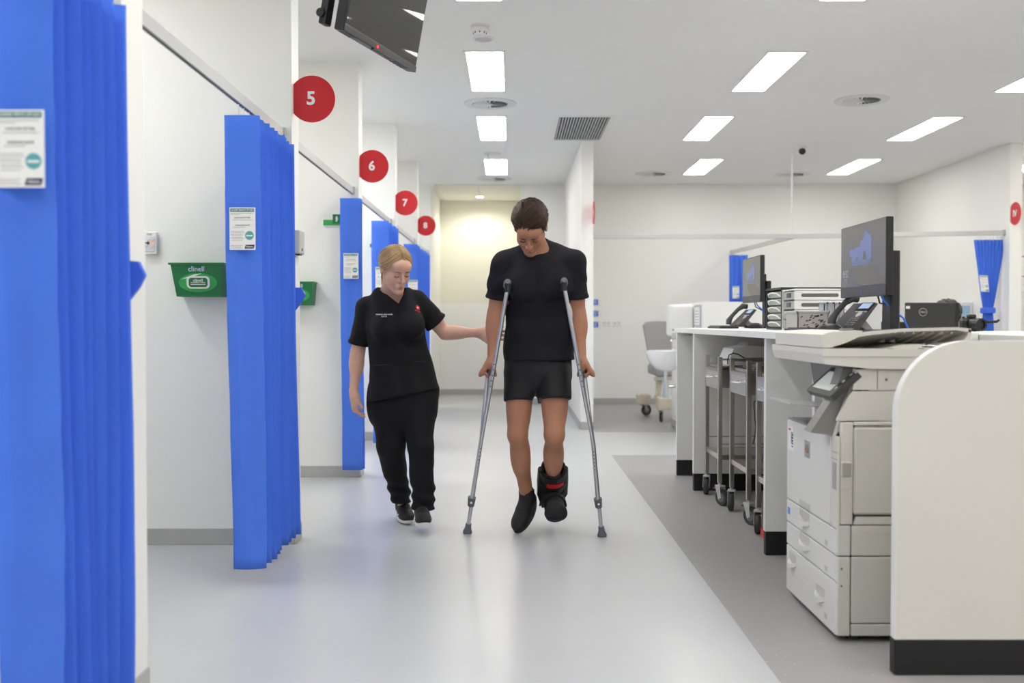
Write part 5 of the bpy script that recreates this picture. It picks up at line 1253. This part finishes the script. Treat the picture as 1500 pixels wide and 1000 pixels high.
# ---- shoes
def shoe(par, M, L=.285, upm=None, solem=None, lacem=None, collar=True, swoosh=None):
    U = Sdf(); s = L/.285
    U.ell((0, .085*s, .04*s), (.046*s, .075*s, .036*s), .02, 'u', M); U.ell((0, .02*s, .045*s), (.043*s, .09*s, .042*s), .03, 'u', M); U.ell((0, -.07*s, .048*s), (.037*s, .062*s, .048*s), .03, 'u', M)
    U.cone((0, .02*s, .075*s), (0, -.055*s, .09*s), .034*s, .040*s, .03, 'u', None, M)
    if collar: U.cone((0, -.05*s, .09*s), (0, -.055*s, .125*s), .040*s, .042*s, .015, 'u', None, M); U.cone((0, -.048*s, .118*s), (0, -.055*s, .20*s), .032*s, .034*s, .004, 's', None, M)
    U.cut(M @ Vector((0, 0, .022*s)), M.to_3x3() @ Vector((0, 0, -1)), .003)
    cs_ = [M @ Vector((x, y, zz)) for x in (-.07*s, .07*s) for y in (-.16*s, .19*s) for zz in (-.03, .19*s)]
    lo_ = [min(c[i] for c in cs_) for i in range(3)]; hi_ = [max(c[i] for c in cs_) for i in range(3)]
    o = to_mesh('shoe', [U.mesh(lo_, hi_, .0042)], upm, par, 1)
    b = B(); rings = []
    def outline(g): return [Vector((math.copysign(abs(math.sin(a))**.85, math.sin(a))*(.046*s*g)*(1 if math.cos(a) > -.1 else .84+.16*(1+math.cos(a))), math.cos(a)*(.143*s+(g-1)*.05)+.012*s, 0)) for a in np.linspace(0, 2*PI, 33)[:-1]]
    for g, zz in ((.90, 0), (1.0, .006), (1.04, .016), (1.0, .030)):
        rings.append([M @ (p+Vector((0, 0, zz*s+max(0, p.y-.09*s)*.12+max(0, -p.y-.11*s)*.1))) for p in outline(g)])
    b.loft(rings).done('sole', solem, o, True)
    for k in range(5):
        y_ = (.075-.022*k)*s; zz = (.083+.0085*k)*s; B().tube([M @ Vector((-.026*s, y_-.004, zz-.012)), M @ Vector((-.012*s, y_, zz+.001)), M @ Vector((0, y_+.004, zz+.003*s)), M @ Vector((.012*s, y_, zz+.001)), M @ Vector((.026*s, y_-.004, zz-.012))], .0034, 6).done('lace', lacem, o, True)
    if swoosh:
        for q in (-1, 1):
            pts = [(.0435, -.03, .062), (.047, -.0, .042), (.047, .03, .038), (.0455, .06, .048), (.041, .085, .058)]
            B().tube([M @ (Vector((q*x, y, zz))*s) for x, y, zz in pts], .004, 6, [.001, .005, .007, .005, .001]).done('side_stripe', swoosh, o, True)
    return o
SHB = mat('shoe_black', C8(24, 24, 26), .7, bump=.5, bscale=120); SOB = mat('sole_black', C8(32, 32, 34), .55); SOW = mat('sole_white', C8(232, 230, 224), .5); LCB = mat('lace_black', C8(16, 16, 18), .7)
toe = P(757, 776, 5.20); toe.z = .01; hl = P(779, 752, 5.44); hl.z = .105
f_ = (toe-hl).normalized(); mid = toe.lerp(hl, .47)
s1 = shoe(man, SF, .285, SHB, SOB, LCB)
B().tube([anL+Vector((.004, -.004, .028)), anL+Vector((.002, -.002, .01)), anL+Vector((0, 0, -.05))], .045, 18, [.040, .042, .040]).done('sock', SHB, man, True)
# ---- walking boot
BOOT = mat('boot_black', C8(24, 24, 26), .75, bump=.5, bscale=60); BSH = mat('boot_shell', C8(34, 34, 36), .4)
axb = (knR-anR).normalized(); top = anR+axb*.215; toeb = P(814, 749, 5.17); fw = (toeb-anR); fw = fw.normalized()
nrm_ = fw.cross(axb).normalized(); bkd = nrm_.cross(axb).normalized()
if bkd.y < 0: bkd = -bkd
bt = Sdf()
bt.cone(anR+bkd*.0, top, .058, .066, .02); bt.cone(anR-axb*.02, toeb-fw*.02, .058, .045, .03); bt.cone(toeb-nrm_*.018, toeb+nrm_*.018, .036, .036, .03); bt.cone(toeb-nrm_*.03-Vector((0, 0, .02)), toeb+nrm_*.03-Vector((0, 0, .02)), .02, .02, .03); bt.ell(anR-axb*.03+bkd*.015, (.055, .06, .055), .03)
bt.cone(top-axb*.012, top+axb*.1, .054, .056, .004, 's'); bt.cut(top, axb+bkd*-.15, .008)
bt.disp(fold_noise(.003, 40, 8))
boot = to_mesh('walking_boot', [bt.mesh((anR.x-.13, 4.98, -.03), (anR.x+.14, 5.6, .52), .006)], BOOT, man, 1)
boot['label'] = 'black orthopaedic walking boot with red patch'
sl = Sdf(); dn_ = axb.cross(nrm_).normalized()
down = nrm_.cross(fw).normalized()
if down.z > 0: down = -down
base_h = anR+down*.075+bkd*.03
sl.cone(base_h-fw*.03, base_h+fw*.20, .050, .047, .01, sq=(down, .32)); sl.cut(base_h+down*.014, down, .004)
to_mesh('rocker_sole', [sl.mesh((anR.x-.12, 4.95, -.12), (anR.x+.14, 5.65, .35), .0055)], SOB, boot, 1)
for q in (-1, 1):
    b = B(); pts = [top-axb*.02+nrm_*q*.063+bkd*.01, anR.lerp(top, .5)+nrm_*q*.063+bkd*.01, anR+nrm_*q*.060, anR+fw*.03+down*.05+nrm_*q*.056]
    b.tube(pts, .02, 8, [.018, .022, .024, .022]); b.done('side_strut', BSH, boot, True)
def strap(c, ax_, r, w_, name='strap', m_=BOOT, a0=-2.3, a1=2.3, par=boot):
    b = B(); fd_ = -bkd; rings = []
    for a in np.linspace(a0, a1, 15):
        dr = (fd_*math.cos(a)+nrm_*math.sin(a)); rings.append([c+dr*r-ax_*w_/2, c+dr*(r+.006)-ax_*w_/2, c+dr*(r+.006)+ax_*w_/2, c+dr*r+ax_*w_/2])
    return b.loft(rings).done(name, m_, par, True)
STR = mat('strap_black', C8(14, 14, 15), .6)
strap(anR.lerp(top, .80), axb, .064, .034, m_=STR); strap(anR.lerp(top, .42), axb, .062, .036, m_=STR)
rp = strap(anR.lerp(top, .63), axb, .0655, .026, 'red_patch', mat('boot_red', C8(196, 24, 34), .5), -.85, .55)
for k, off in enumerate((.045, .12)):
    c_ = anR+fw*off+down*.01; b = B(); rings = []
    for a in np.linspace(-1.7, 1.7, 13):
        dr = (-down*math.cos(a)+nrm_*math.sin(a)); rings.append([c_+dr*.056-fw*.018, c_+dr*.067-fw*.018, c_+dr*.067+fw*.018, c_+dr*.056+fw*.018])
    b.loft(rings).done('strap', STR, boot, True)

# ------------------------------------------------------------------ crutches
def crutch(pad, joint_px, clamp_px, tip_px, grip, label, sx):
    tip = P(*tip_px); tip.z = .0
    t = thing('crutch', tip, label, 'crutch', 'aluminium crutches')
    padf = P(*pad); jt = P(*joint_px); cl_ = P(*clamp_px)
    top = padf-ZA*.03; back_top = top+Vector((sx*.012, .17, .004))
    g = Vector(grip)
    jf = jt+Vector((0, -.014, 0)); jb = jt+Vector((0, .014, 0))
    ge = lambda a_, b_, zz: a_.lerp(b_, (a_.z-zz)/(a_.z-b_.z))
    mid = lambda a_, b_, f, off: a_.lerp(b_, f)+off
    ft = [top, mid(top, jf, .35, Vector((0, -.0, 0))), mid(top, jf, .62, Vector((0, -.004, 0))), mid(top, jf, .9, Vector((0, -.004, 0))), jf]
    bo = Vector((sx*.020, .075, 0))
    bk_ = [back_top, back_top.lerp(jb, .35)+Vector((sx*.02, .02, 0)), back_top.lerp(jb, .58)+Vector((sx*.022, .035, 0)), back_top.lerp(jb, .9)+Vector((sx*.006, .02, 0)), jb]
    B().tube(ft, .0105, 12).done('front_tube', ALU, t, True); B().tube(bk_, .0105, 12).done('back_tube', ALU, t, True)
    jj = jf.lerp(cl_, -.0); B().tube([jf, cl_+Vector((0, -.008, 0))], .0105, 12).done('front_tube', ALU, t, True); B().tube([jb, cl_+Vector((0, .012, 0))], .0105, 12).done('back_tube', ALU, t, True)
    ax_ = (tip-cl_).normalized(); up0 = jt.lerp(cl_, .15)
    B().cyl(up0, tip-ax_*.03, .0105, seg=14).done('leg_tube', ALU, t, True)
    b = B(); b.cyl(cl_-ax_*.028, cl_+ax_*.022, .0215, .017, 16); b.done('clamp', RUBBER, t, True)
    B().cyl(cl_+Vector((sx*-.0, -.024, -.0)), cl_+Vector((0, -.016, 0)), .006, seg=10).done('push_button', CHROME, t)
    up_ = (jt-tip).normalized()
    B().lathe([(.024, 0), (.0245, .012), (.020, .018), (.0195, .026), (.0165, .030), (.0155, .055), (.012, .056)], tip+ZA*.0015, up_, 18).done('rubber_tip', RUBBER, t, True)
    # underarm pad, front to back
    pd = B(); a_, b_ = top+Vector((0, -.018, .012)), back_top+Vector((0, .018, .012))
    pts = [a_.lerp(b_, f)+ZA*(.016-.022*math.sin(PI*f)) for f in np.linspace(0, 1, 9)]; pd.tube(pts, .02, 12, [.013, .0195, .0205, .0195, .019, .0195, .0205, .0195, .013]); pd.done('underarm_pad', mat('pad_grey', C8(112, 112, 114), .7), t, True)
    for e in (top, back_top): B().cyl(e-ZA*.028, e+ZA*.012, .0155, .0175, 14).done('pad_collar', BLACK, t, True)
    # hand grip
    gf = ge(top, jf, g.z); gb = back_top.lerp(jb, (back_top.z-g.z)/(back_top.z-jb.z))+Vector((sx*.022, .03, 0))
    B().cyl(gf, gb, .0145, seg=14).done('hand_grip', mat('grip_grey', C8(90, 92, 96), .8), t, True)
    for k in range(5):
        q = ge(top, jf, g.z+.045-.028*k); B().cyl(q+Vector((0, -.0165, 0)), q+Vector((0, -.009, 0)), .0035, seg=8).done('adjust_hole', DGREY, t)
    for k in range(12):
        q = jf.lerp(cl_, .12+.06*k); B().cyl(q+Vector((sx*-.003, -.0135, 0)), q+Vector((sx*-.003, -.009, 0)), .003, seg=8).done('adjust_hole', DGREY, t)
    return t
crutch((744, 411, 5.005), (705, 645, 5.13), (690.5, 735, 5.20), (684.5, 781, 5.25), gripL, 'aluminium crutch nearer the nurse, in the man\'s right hand', -1)
crutch((826, 409, 5.005), (869, 650, 5.08), (876.5, 737, 5.12), (882, 786, 5.17), gripR, 'aluminium crutch in the man\'s left hand, towards the counter', 1)
# ------------------------------------------------------------------ the nurse
from mathutils.bvhtree import BVHTree
nur = thing('person', (P(605, 770, 5.4).x, 5.4, 0), 'fair-haired nurse in black scrubs touching the man on crutches', 'person')
SKN = skin_mat('skin_fair', C8(214, 170, 148)); yw, pt_ = R(33), R(26)
NM_ = frame(P(579, 394, 5.27), (math.sin(yw)*math.cos(pt_), -math.cos(yw)*math.cos(pt_), -math.sin(pt_)), (-.06, 0, 1))
A = Sdf(); head(A, NM_, .95, True)
nb2 = P(572, 434, 5.37)
A.cone(nb2, NM_ @ Vector((0, -.025, -.05)), .050, .047, .02); A.cone(nb2, P(574, 452, 5.375), .055, .082, .04)
sL, sR = P(537, 450, 5.39), P(609, 440, 5.37)
eL, eR = P(524, 516, 5.42), P(652, 487, 5.43)
wL, wR = P(518, 573, 5.37), P(703, 487, 5.40)
A.cone(sL, eL, .048, .038, .02); A.cone(eL, wL, .037, .023, .015); A.ell(eL.lerp(wL, .28), (.040, .040, .07), .02)
A.cone(sR, eR, .048, .038, .02); A.cone(eR, wR, .037, .023, .015); A.ell(eR.lerp(wR, .25), (.07, .036, .036), .02)
hand(A, wL, (.05, -.02, -1), (.75, .3, 0), .94, 1, ((18, 22, 15), (22, 26, 16), (28, 30, 18), (34, 32, 20)), .03, (.35, .85, .3))
hand(A, wR, (1, -.06, -.02), (0, -1, 0), .94, 1, ((6, 10, 8), (6, 10, 8), (8, 12, 8), (10, 14, 10)), .10, (.75, .6, .2))
# torso skin and legs inside the clothes
c1, c2 = P(575, 465, 5.375), P(590, 560, 5.38); A.cone(c1, c2, .12, .14, .04, sq=((0, 1, 0), .66))
hL, hR = P(566, 575, 5.39), P(613, 570, 5.38); kL, kR = P(577, 655, 5.38), P(616, 655, 5.30); aL, aR = P(592, 744, 5.60), P(621, 746, 5.36)
for h_, k_, a_ in ((hL, kL, aL), (hR, kR, aR)): A.cone(h_, k_, .08, .05, .02); A.cone(k_, a_, .05, .034, .02)
hc = NM_ @ Vector((0, .01, 0))
pr = [A.mesh(hc-Vector((.15, .16, .16)), hc+Vector((.15, .16, .15)), .0033)]
pr.append(A.mesh((nb2.x-.16, 5.1, nb2.z-.16), (nb2.x+.16, 5.52, nb2.z+.10), .006))
pr.append(A.mesh((wL.x-.09, 5.24, wL.z-.21), (eL.x+.09, 5.52, eL.z+.10), .004))
pr.append(A.mesh((sR.x, 5.28, eR.z-.09), (wR.x+.21, 5.54, eR.z+.14), .004))
pr.append(A.mesh((hL.x-.11, 5.2, .03), (hR.x+.11, 5.75, 1.2), .012))
body = to_mesh('body', pr, SKN, nur, 2)
lips(body, NM_, .95, mat('lips_rose', C8(184, 116, 110), .45))
# scrub top
T = Sdf()
T.stack([ring(534, 648, 600, 5.37), ring(540, 641, 565, 5.37), ring(542, 633, 535, 5.37), ring(541, 626, 510, 5.37), ring(535, 623, 480, 5.36), ring(536, 616, 462, 5.36), ring(548, 601, 446, 5.365), ring(556, 592, 438, 5.37)], (.72, .70, .68, .68, .68, .66, .7, .8), .014)
T.ell(P(566, 482, 5.27), (.072, .06, .065), .05); T.ell(P(602, 479, 5.26), (.068, .06, .065), .05)
for sh in (sL, sR): T.cone(P(573, 434, 5.39), sh, .050, .052, .03); T.cone(P(574, 450, 5.35), sh+Vector((0, 0, -.03)), .085, .05, .03)
T.cone(P(558, 434, 5.35), P(566, 470, 5.31), .05, .07, .03); T.cone(P(592, 432, 5.34), P(600, 470, 5.30), .05, .07, .03)
T.cone(sL, sL.lerp(eL, .55), .054, .058, .02); T.cone(sR, sR.lerp(eR, .5), .054, .060, .02)
T.disp(fold_noise(.0032, 20, 13, (1.4, 1, .8)))
T.disp(lambda X, Y, Z: .005*np.sin(60*X+14*Z)*np.exp(-((Z-.80)/.12)**2))
T.cut(P(590, 579, 5.3), (.185, 0, -.98), .003)
T.cone(NM_ @ Vector((0, -.02, -.02)), nb2+Vector((0, 0, .0)), .07, .058, .012, 's')
vb = P(583, 445, 5.25); va, vc = P(551, 419, 5.25), P(597, 413, 5.25)
def vneck(X, Y, Z):
    def hp(p, q): 
        dx, dz = q.x-p.x, q.z-p.z; L_ = math.hypot(dx, dz); return (X-p.x)*(-dz/L_)+(Z-p.z)*(dx/L_)
    return np.maximum(np.maximum(-hp(vb, vc), hp(vb, va)), Y-5.37)+0*Y
T.add(vneck, (va.x-.02, 5.05, vb.z-.03), (vc.x+.02, 5.42, vc.z+.06), .003, 's')
tm = [T.mesh((sL.x-.11, 5.10, .66), (eR.x+.02, 5.58, 1.40), .0056)]
tm.append(sleeve(sL, eL, .82, .052, .064, .05, .002, 21, (.004, 0, -.004))); tm.append(sleeve(sR, eR, .70, .052, .066, .05, .002, 22, (-.004, 0, -.004)))
top_ = to_mesh('scrub_top', tm, SCRUB, nur, 1)
def onto(ob, px, py):
    me = ob.data; bv = BVHTree.FromPolygons([v.co for v in me.vertices], [tuple(p.vertices) for p in me.polygons])
    o_ = Vector((0, 0, HC))-BASE[ob]; d_ = P(px, py, 5)-Vector((0, 0, HC)); h_ = bv.ray_cast(o_, d_.normalized())
    if h_[0] is None: h_ = bv.find_nearest(P(px, py, 5.25)-BASE[ob])
    return h_[0]+BASE[ob], h_[1]
p_, n_ = onto(top_, 563, 461); n_ = Vector((n_.x*.5, n_.y, n_.z*.5)).normalized(); u_ = Vector((1, 0, 0)); u_ = (u_-n_*u_.dot(n_)).normalized(); v_ = n_.cross(u_)
p_ = p_+n_*.006; WPR = mat('white_thread', C8(222, 222, 224), .7)
text('name_print', 'CLINICAL LEAD NURSE', .0085, p_, u_, v_, WPR, top_, .03, depth=.001); text('name_print', 'KATE', .0095, p_-v_*.0115, u_, v_, WPR, top_, .02, depth=.001, spacing=1.3)
p_, n_ = onto(top_, 611, 451); n_ = Vector((n_.x*.6, n_.y, n_.z*.5)).normalized(); u_ = (XA-n_*XA.dot(n_)).normalized(); v_ = n_.cross(u_); p_ = p_+n_*.004
RTH = mat('red_thread', C8(206, 24, 44), .7)
fl_ = [((.0125+.0025*math.cos(8*k*PI/24))*math.cos(k*PI/24), (.0125+.0025*math.cos(8*k*PI/24))*math.sin(k*PI/24)) for k in range(48)]
em = B().prism(fl_, p_, u_, v_, n_, .0015).done('emblem', RTH, top_)
B().prism(circ(.0048, 16), p_+n_*.0016, u_, v_, n_, .0008).done('emblem_centre', WPR, em)
text('emblem_text', 'MATER', .009, p_-v_*.021+n_*.0005, u_, v_, RTH, em, .03, depth=.001) if False else B().prism([(-.017, -.023), (.017, -.023), (.017, -.0185), (-.017, -.0185)], p_, u_, v_, n_, .0012).done('emblem_line', RTH, em)
# pocket outlines
for x0_, x1_, y0_, y1_ in ((546, 570, 535, 575), (606, 624, 530, 566)):
    pts = []
    for x_, y_ in [(x0_, y0_)]+[(x0_+(x1_-x0_)*k/6, y0_-1*k/6) for k in range(1, 7)]: pts.append(onto(top_, x_, y_)[0]+Vector((0, -.001, 0)))
    B().tube(pts, .0022, 5).done('pocket_edge', mat('seam_black', C8(34, 34, 36), .8), top_)
# trousers
Q = Sdf()
Q.cone(P(589, 560, 5.385), P(589, 590, 5.385), .175, .178, .03, sq=((0, 1, 0), .70))
Q.cone(P(566, 578, 5.39), P(572, 652, 5.385), .103, .076, .03); Q.cone(P(572, 652, 5.385), P(588.5, 742, 5.59), .076, .052, .02)
Q.cone(P(614, 574, 5.38), P(616, 652, 5.31), .103, .068, .03); Q.cone(P(616, 652, 5.31), P(621, 750, 5.365), .068, .060, .02)
Q.ell(P(546, 603, 5.39), (.022, .05, .065), .03); Q.ell(P(634, 592, 5.38), (.018, .05, .065), .03)
Q.disp(fold_noise(.004, 22, 31, (1, 1, 1))); 
def cuff(X, Y, Z): return .006*np.sin(95*Z+18*X+10*Y)*np.exp(-((Z-.16)/.09)**2)
Q.disp(cuff)
zc = P(590, 746, 5.6).z
Q.cut((0, 0, .105), (0, 0, -1), .004)
tr_ = to_mesh('trousers', [Q.mesh((hL.x-.16, 5.15, .09), (hR.x+.16, 5.72, .86), .0062)], SCRUB, nur, 1)
# shoes
def place_shoe(heel, toe, up=(0, 0, 1)): f_ = (toe-heel).normalized(); return frame(heel.lerp(toe, .5), f_, up)
h1, t1_ = P(585, 748, 5.70), P(599, 766, 5.45); h1.z = .012; t1_.z = .004
h2, t2_ = P(616, 757, 5.42), P(622, 774, 5.16); h2.z = .018; t2_.z = .05
for h_, t_ in ((h1, t1_), (h2, t2_)): shoe(nur, place_shoe(h_, t_), .25, SHB, SOW, LCB, True, SOW)
# hair: pulled back into a low ponytail
HB = hair_mat('hair_blonde', C8(134, 104, 70), C8(206, 176, 132)); hs = .95
G = Sdf()
G.ell((0, -.016*hs, .040*hs), (.080*hs, .100*hs, .088*hs), .01, 'u', NM_)
G.cut(NM_ @ Vector((0, .070, .066)), NM_.to_3x3() @ Vector((0, .86, -.50)), .012)
for q in (-1, 1): G.cone(NM_ @ Vector((q*.078, .012, -.03)), NM_ @ Vector((q*.075, .01, -.06)), .018, .03, .01, 's')
G.cut(NM_ @ Vector((0, 0, -.045)), NM_.to_3x3() @ Vector((0, .3, -1)), .01)
hr2 = to_mesh('hair', [G.mesh(hc-Vector((.14, .16, .14)), hc+Vector((.14, .16, .16)), .0036)], mat('blonde_base', C8(172, 138, 94), .5), nur, 1)
root = Vector((.0, -.112, -.005))
def nlock(i):
    # centre parting, swept over the temples to the ponytail
    q = 1 if i % 2 else -1; t0 = random.random()**.8; pa_ = Vector((q*random.uniform(.0, .06), .86-1.25*t0, 0)); pa_.z = math.sqrt(max(.05, 1-pa_.x**2-pa_.y**2))
    pm = Vector((q*1.25, .78-.85*t0+random.gauss(0, .04), -.42+.75*t0+random.gauss(0, .05))); pe = Vector((0, -1.0, -.45)); pts = []
    for k in range(10):
        f = k/9; v = pa_*(1-f)**2+pm*2*f*(1-f)+pe*f*f; v = v.normalized(); up_ = .003+.0035*math.sin(i*1.7)+.004*math.sin(PI*f)+.0015*math.sin(14*(v.x+v.z)+3*v.y)
        pts.append(NM_ @ (Vector((v.x*(.079+up_), v.y*(.099+up_)-.015, v.z*(.087+up_)+.040))*hs))
    return pts
strands('hair_locks', nlock, 1500, HB, hr2, r=.0017, sides=5)
def tail(i):
    p0_ = NM_ @ (root*hs); a = random.uniform(0, 2*PI); r_ = random.uniform(.0, .017); pts = []
    o_ = Vector((math.cos(a)*r_, math.sin(a)*r_, 0))
    for k in range(7):
        f = k/6; pts.append(p0_+Vector((-.012*math.sin(f*2), .03*math.sin(f*2.2), -.165*f))+o_*(.5+1.0*math.sin(PI*min(1, f*.9+.1)))+Vector((0, 0, random.uniform(-.01, .01)*f)))
    return pts
strands('ponytail', tail, 160, HB, hr2, r=.003); B().lathe([(.014, -.008), (.017, 0), (.014, .008)], NM_ @ (root*hs), (0, .5, 1), 14).done('hair_tie', BLACK, hr2, True)
brow(nur, NM_, .95, mat('brow_fair', C8(104, 76, 52), .6), .0030)

# ------------------------------------------------------------------ person seated behind the inner monitor
sit = thing('person', (P(1388, 470, 8.95).x, 9.0, 0), 'dark-haired person seated behind the black monitor, only the hair showing', 'person')
sx_ = P(1394, 0, 8.9).x; A = Sdf(); SM = frame((sx_, 8.92, 1.185), (0, -.94, -.34), (0, 0, 1)); head(A, SM, 1.0)
A.cone((sx_, 8.98, 1.02), SM @ Vector((0, -.02, -.05)), .055, .05, .02); A.cone((sx_, 9.0, .93), (sx_, 9.08, .55), .15, .16, .05, sq=((0, 1, 0), .65)); A.cone((sx_-.14, 8.98, .94), (sx_+.14, 8.98, .94), .05, .05, .04)
for q in (-1, 1):
    A.cone((sx_+q*.18, 8.97, .93), (sx_+q*.22, 8.87, .80), .045, .038, .02); A.cone((sx_+q*.22, 8.87, .80), (sx_+q*.12, 8.66, .785), .036, .026, .02); hand(A, (sx_+q*.12, 8.655, .785), (-.1*q, -1, -.0), (0, 0, -1), .9, q, None, .05)
    A.cone((sx_+q*.09, 9.05, .53), (sx_+q*.11, 8.72, .52), .085, .06, .03); A.cone((sx_+q*.11, 8.72, .50), (sx_+q*.11, 8.78, .10), .055, .04, .02); A.cone((sx_+q*.11, 8.80, .05), (sx_+q*.12, 8.64, .035), .038, .033, .02)
to_mesh('body', [A.mesh((sx_-.32, 8.45, 0), (sx_+.32, 9.3, .78), .012), A.mesh((sx_-.32, 8.5, .74), (sx_+.32, 9.3, 1.36), .0065)], skin_mat('skin_mid', C8(196, 150, 124)), sit, 1)
T = Sdf(); T.cone((sx_, 9.0, .93), (sx_, 9.08, .53), .162, .172, .05, sq=((0, 1, 0), .68)); T.cone((sx_-.14, 8.98, .94), (sx_+.14, 8.98, .94), .058, .058, .04)
for q in (-1, 1): T.cone((sx_+q*.17, 8.97, .935), (sx_+q*.21, 8.89, .83), .056, .056, .02)
T.cut((0, 0, .50), (0, 0, -1)); to_mesh('scrub_top', [T.mesh((sx_-.32, 8.7, .45), (sx_+.32, 9.3, 1.04), .009)], SCRUB, sit, 1)
Q = Sdf()
for q in (-1, 1): Q.cone((sx_+q*.09, 9.05, .53), (sx_+q*.11, 8.72, .52), .097, .072, .03); Q.cone((sx_+q*.11, 8.72, .50), (sx_+q*.11, 8.78, .11), .066, .056, .02)
to_mesh('trousers', [Q.mesh((sx_-.3, 8.5, .04), (sx_+.3, 9.3, .66), .01)], SCRUB, sit, 1)
G = Sdf(); G.ell((0, -.02, .038), (.118, .112, .098), .01, 'u', SM); G.cone(SM @ Vector((.09, -.03, .02)), SM @ Vector((.11, -.02, -.17)), .04, .025, .03); G.cone(SM @ Vector((-.09, -.03, .02)), SM @ Vector((-.11, -.02, -.17)), .04, .025, .03); G.cut(SM @ Vector((0, .07, .06)), SM.to_3x3() @ Vector((0, .8, -.6)), .01)
G.disp(lambda X, Y, Z: .004*np.sin(150*X+30*Z)); to_mesh('hair', [G.mesh((sx_-.18, 8.75, 1.0), (sx_+.18, 9.12, 1.36), .006)], mat('hair_dark', C8(58, 44, 36), .5), sit, 1)
t = thing('office_chair', (sx_, 9.08, 0), 'dark office chair under the person behind the monitor', 'chair')
box('seat', (sx_-.22, 8.85, .375), (sx_+.22, 9.27, .435), BLACK, t, .02); box('backrest', (sx_-.2, 9.28, .5), (sx_+.2, 9.32, .95), BLACK, t, .015)
B().cyl((sx_, 9.07, .08), (sx_, 9.07, .375), .03).done('gas_lift', BLACK, t, True); box('back_bar', (sx_-.03, 9.2, .36), (sx_+.03, 9.32, .375), BLACK, t); box('back_bar', (sx_-.03, 9.32, .36), (sx_+.03, 9.335, .6), BLACK, t)
for k in range(5):
    a = k*2*PI/5+.3; e = Vector((sx_+.26*math.cos(a), 9.07+.26*math.sin(a), .07)); B().tube([(sx_, 9.07, .10), e], .018, 8).done('base_arm', BLACK, t); B().sph(e-ZA*.037, .03, 10).done('castor', BLACK, t, True)
